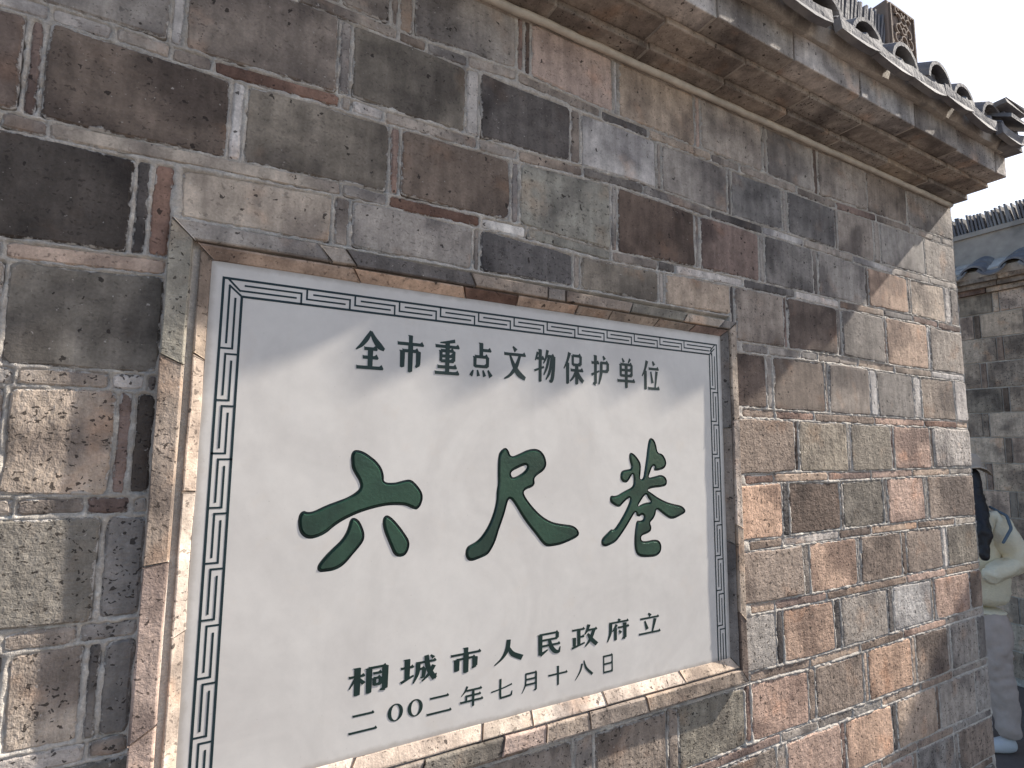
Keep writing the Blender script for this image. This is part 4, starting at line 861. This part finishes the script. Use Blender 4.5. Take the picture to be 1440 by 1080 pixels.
def skin(name, verts, edges, radii, mat, sub=2, parent=per, root=0, folds=0):
    me = bpy.data.meshes.new(name); me.from_pydata(verts, edges, []); me.update(); me.materials.append(mat)
    o = bpy.data.objects.new(name, me); C.objects.link(o); o.parent = parent
    m_ = o.modifiers.new('skin', 'SKIN'); m_.use_smooth_shade = True
    for i, r in enumerate(radii): me.skin_vertices[0].data[i].radius = (r, r) if not isinstance(r, tuple) else r
    me.skin_vertices[0].data[root].use_root = True
    s_ = o.modifiers.new('subsurf', 'SUBSURF'); s_.levels = sub; s_.render_levels = sub
    if folds:
        d_ = o.modifiers.new('folds', 'DISPLACE'); d_.texture = cl_tex; d_.strength = folds; d_.mid_level = .5
        d2 = o.modifiers.new('creases', 'DISPLACE'); d2.texture = fi_tex; d2.strength = folds * .45; d2.mid_level = .5
    return o
# local axes: x to the photo's right, y away, z up; the figure faces -x (left) with the near arm bent
skin('body', [(-.02,0,1.30), (-.05,0,1.47), (-.07,0,1.53), (-.10,0,1.62), (-.09,0,1.71)], [(0,1),(1,2),(2,3),(3,4)], [.07, .05, .055, (.088, .095), .07], M_SKIN)
# face: nose, chin, ears
skin('nose', [(-.19,0,1.625), (-.213,0,1.60)], [(0,1)], [.008, .013], M_SKIN, 1)
for sy in (-1, 1): skin('ear', [(-.095,sy*.088,1.635), (-.09,sy*.093,1.60)], [(0,1)], [.014, .010], M_SKIN, 1)
skin('sweater', [(.01,0,.83), (.015,0,.97), (.015,0,1.15), (.0,0,1.32), (-.03,0,1.44),
      (.01,-.13,1.37), (.085,-.165,1.22), (.105,-.165,1.14), (-.14,-.20,1.05), (.0,.13,1.385), (-.01,.18,1.17), (-.14,.16,1.05)],
     [(0,1),(1,2),(2,3),(3,4),(3,5),(5,6),(6,7),(7,8),(3,9),(9,10),(10,11)],
     [(.135,.15), (.145,.155), (.145,.165), (.125,.15), .07, .095, .092, .082, .05, .085, .075, .05], M_SWEAT, 3, folds=.045)
skin('sweater_hem', [(.01,0,.785), (.01,0,.84)], [(0,1)], [(.122,.135), (.126,.14)], M_SWEAT, 3, folds=.012)
for sy, off in ((-1, 0), (1, -.10)):
    skin('trousers', [(.005,sy*.06,.84), (.0+off*.3,sy*.085,.66), (-.005+off*.6,sy*.088,.46), (.015+off,sy*.088,.25), (.03+off,sy*.088,.13), (.03+off,sy*.088,.075)], [(0,1),(1,2),(2,3),(3,4),(4,5)], [(.098,.10), .088, .070, .072, .068, .064], M_TROU, 3, folds=.04)
    sh = skin('shoe', [(.065+off,sy*.088,.055), (.0+off,sy*.088,.045), (-.09+off,sy*.088,.035), (-.14+off,sy*.088,.03)], [(0,1),(1,2),(2,3)], [(.042,.05), (.044,.052), (.040,.036), (.032,.026)], M_SHOE, 2)
# hands, five fingers each, lightly curled
def hand(x, y, z, d):
    V = [(x,y,z), (x+.05*d,y,z-.012), (x+.085*d,y,z-.02)]; E = [(0,1),(1,2)]; Rr = [.022, (.026,.016), (.030,.014)]
    for k, (dz, L) in enumerate(((.026,.030), (.009,.036), (-.009,.034), (-.026,.026))):
        n0 = len(V); V += [(x+.095*d,y,z-.02+dz), (x+(.095+L)*d,y+.006,z-.024+dz), (x+(.10+L*1.5)*d,y+.022,z-.028+dz)]; E += [(2,n0),(n0,n0+1),(n0+1,n0+2)]; Rr += [.0095, .009, .0075]
    n0 = len(V); V += [(x+.04*d,y+.004,z+.026), (x+.075*d,y+.02,z+.045)]; E += [(1,n0),(n0,n0+1)]; Rr += [.011, .009]
    skin('hand', V, E, Rr, M_SKIN, 2)
hand(-.18, -.205, 1.05, -1); hand(-.18, .165, 1.04, -1)
skin('hair', [(-.075,0,1.70), (-.03,0,1.66), (-.06,-.05,1.55), (-.095,-.14,1.42), (-.125,-.20,1.30), (-.15,-.225,1.17)], [(0,1),(1,2),(2,3),(3,4),(4,5)], [(.098,.085), (.098,.08), (.08,.07), (.06,.06), (.05,.045), .018], M_HAIR, 3, folds=.03)
v, f = [], []
prof = [(.0, .115), (.05, .108), (.085, .085), (.098, .112), (.116, .045), (.150, .012), (.155, .002)]
prof = [(.150, .0), (.142, .010), (.100, .020), (.096, .075), (.070, .105), (.03, .115)]
n = 20
for r, z in prof:
    for i in range(n): a = 2 * math.pi * i / n; v.append((-.05 + r * math.cos(a), r * .9 * math.sin(a), 1.70 + z + (.02 * math.sin(3 * a) - .10 * r * math.cos(a)) * (r > .12)))
for k in range(len(prof) - 1):
    for i in range(n): j = (i + 1) % n; f.append((k * n + i, k * n + j, (k + 1) * n + j, (k + 1) * n + i))
f.append(tuple((len(prof) - 1) * n + i for i in range(n)))
hat = link('hat', mesh('hat', v, f, M_HAT, True)); hat.parent = per; so = hat.modifiers.new('solid', 'SOLIDIFY'); so.thickness = .004
skin('bag_strap', [(.01,-.10,1.475), (.03,-.20,1.43), (.01,-.245,1.36), (-.06,-.255,1.27)], [(0,1),(1,2),(2,3)], [.009, .009, .009, .008], M_STRAP, 1)
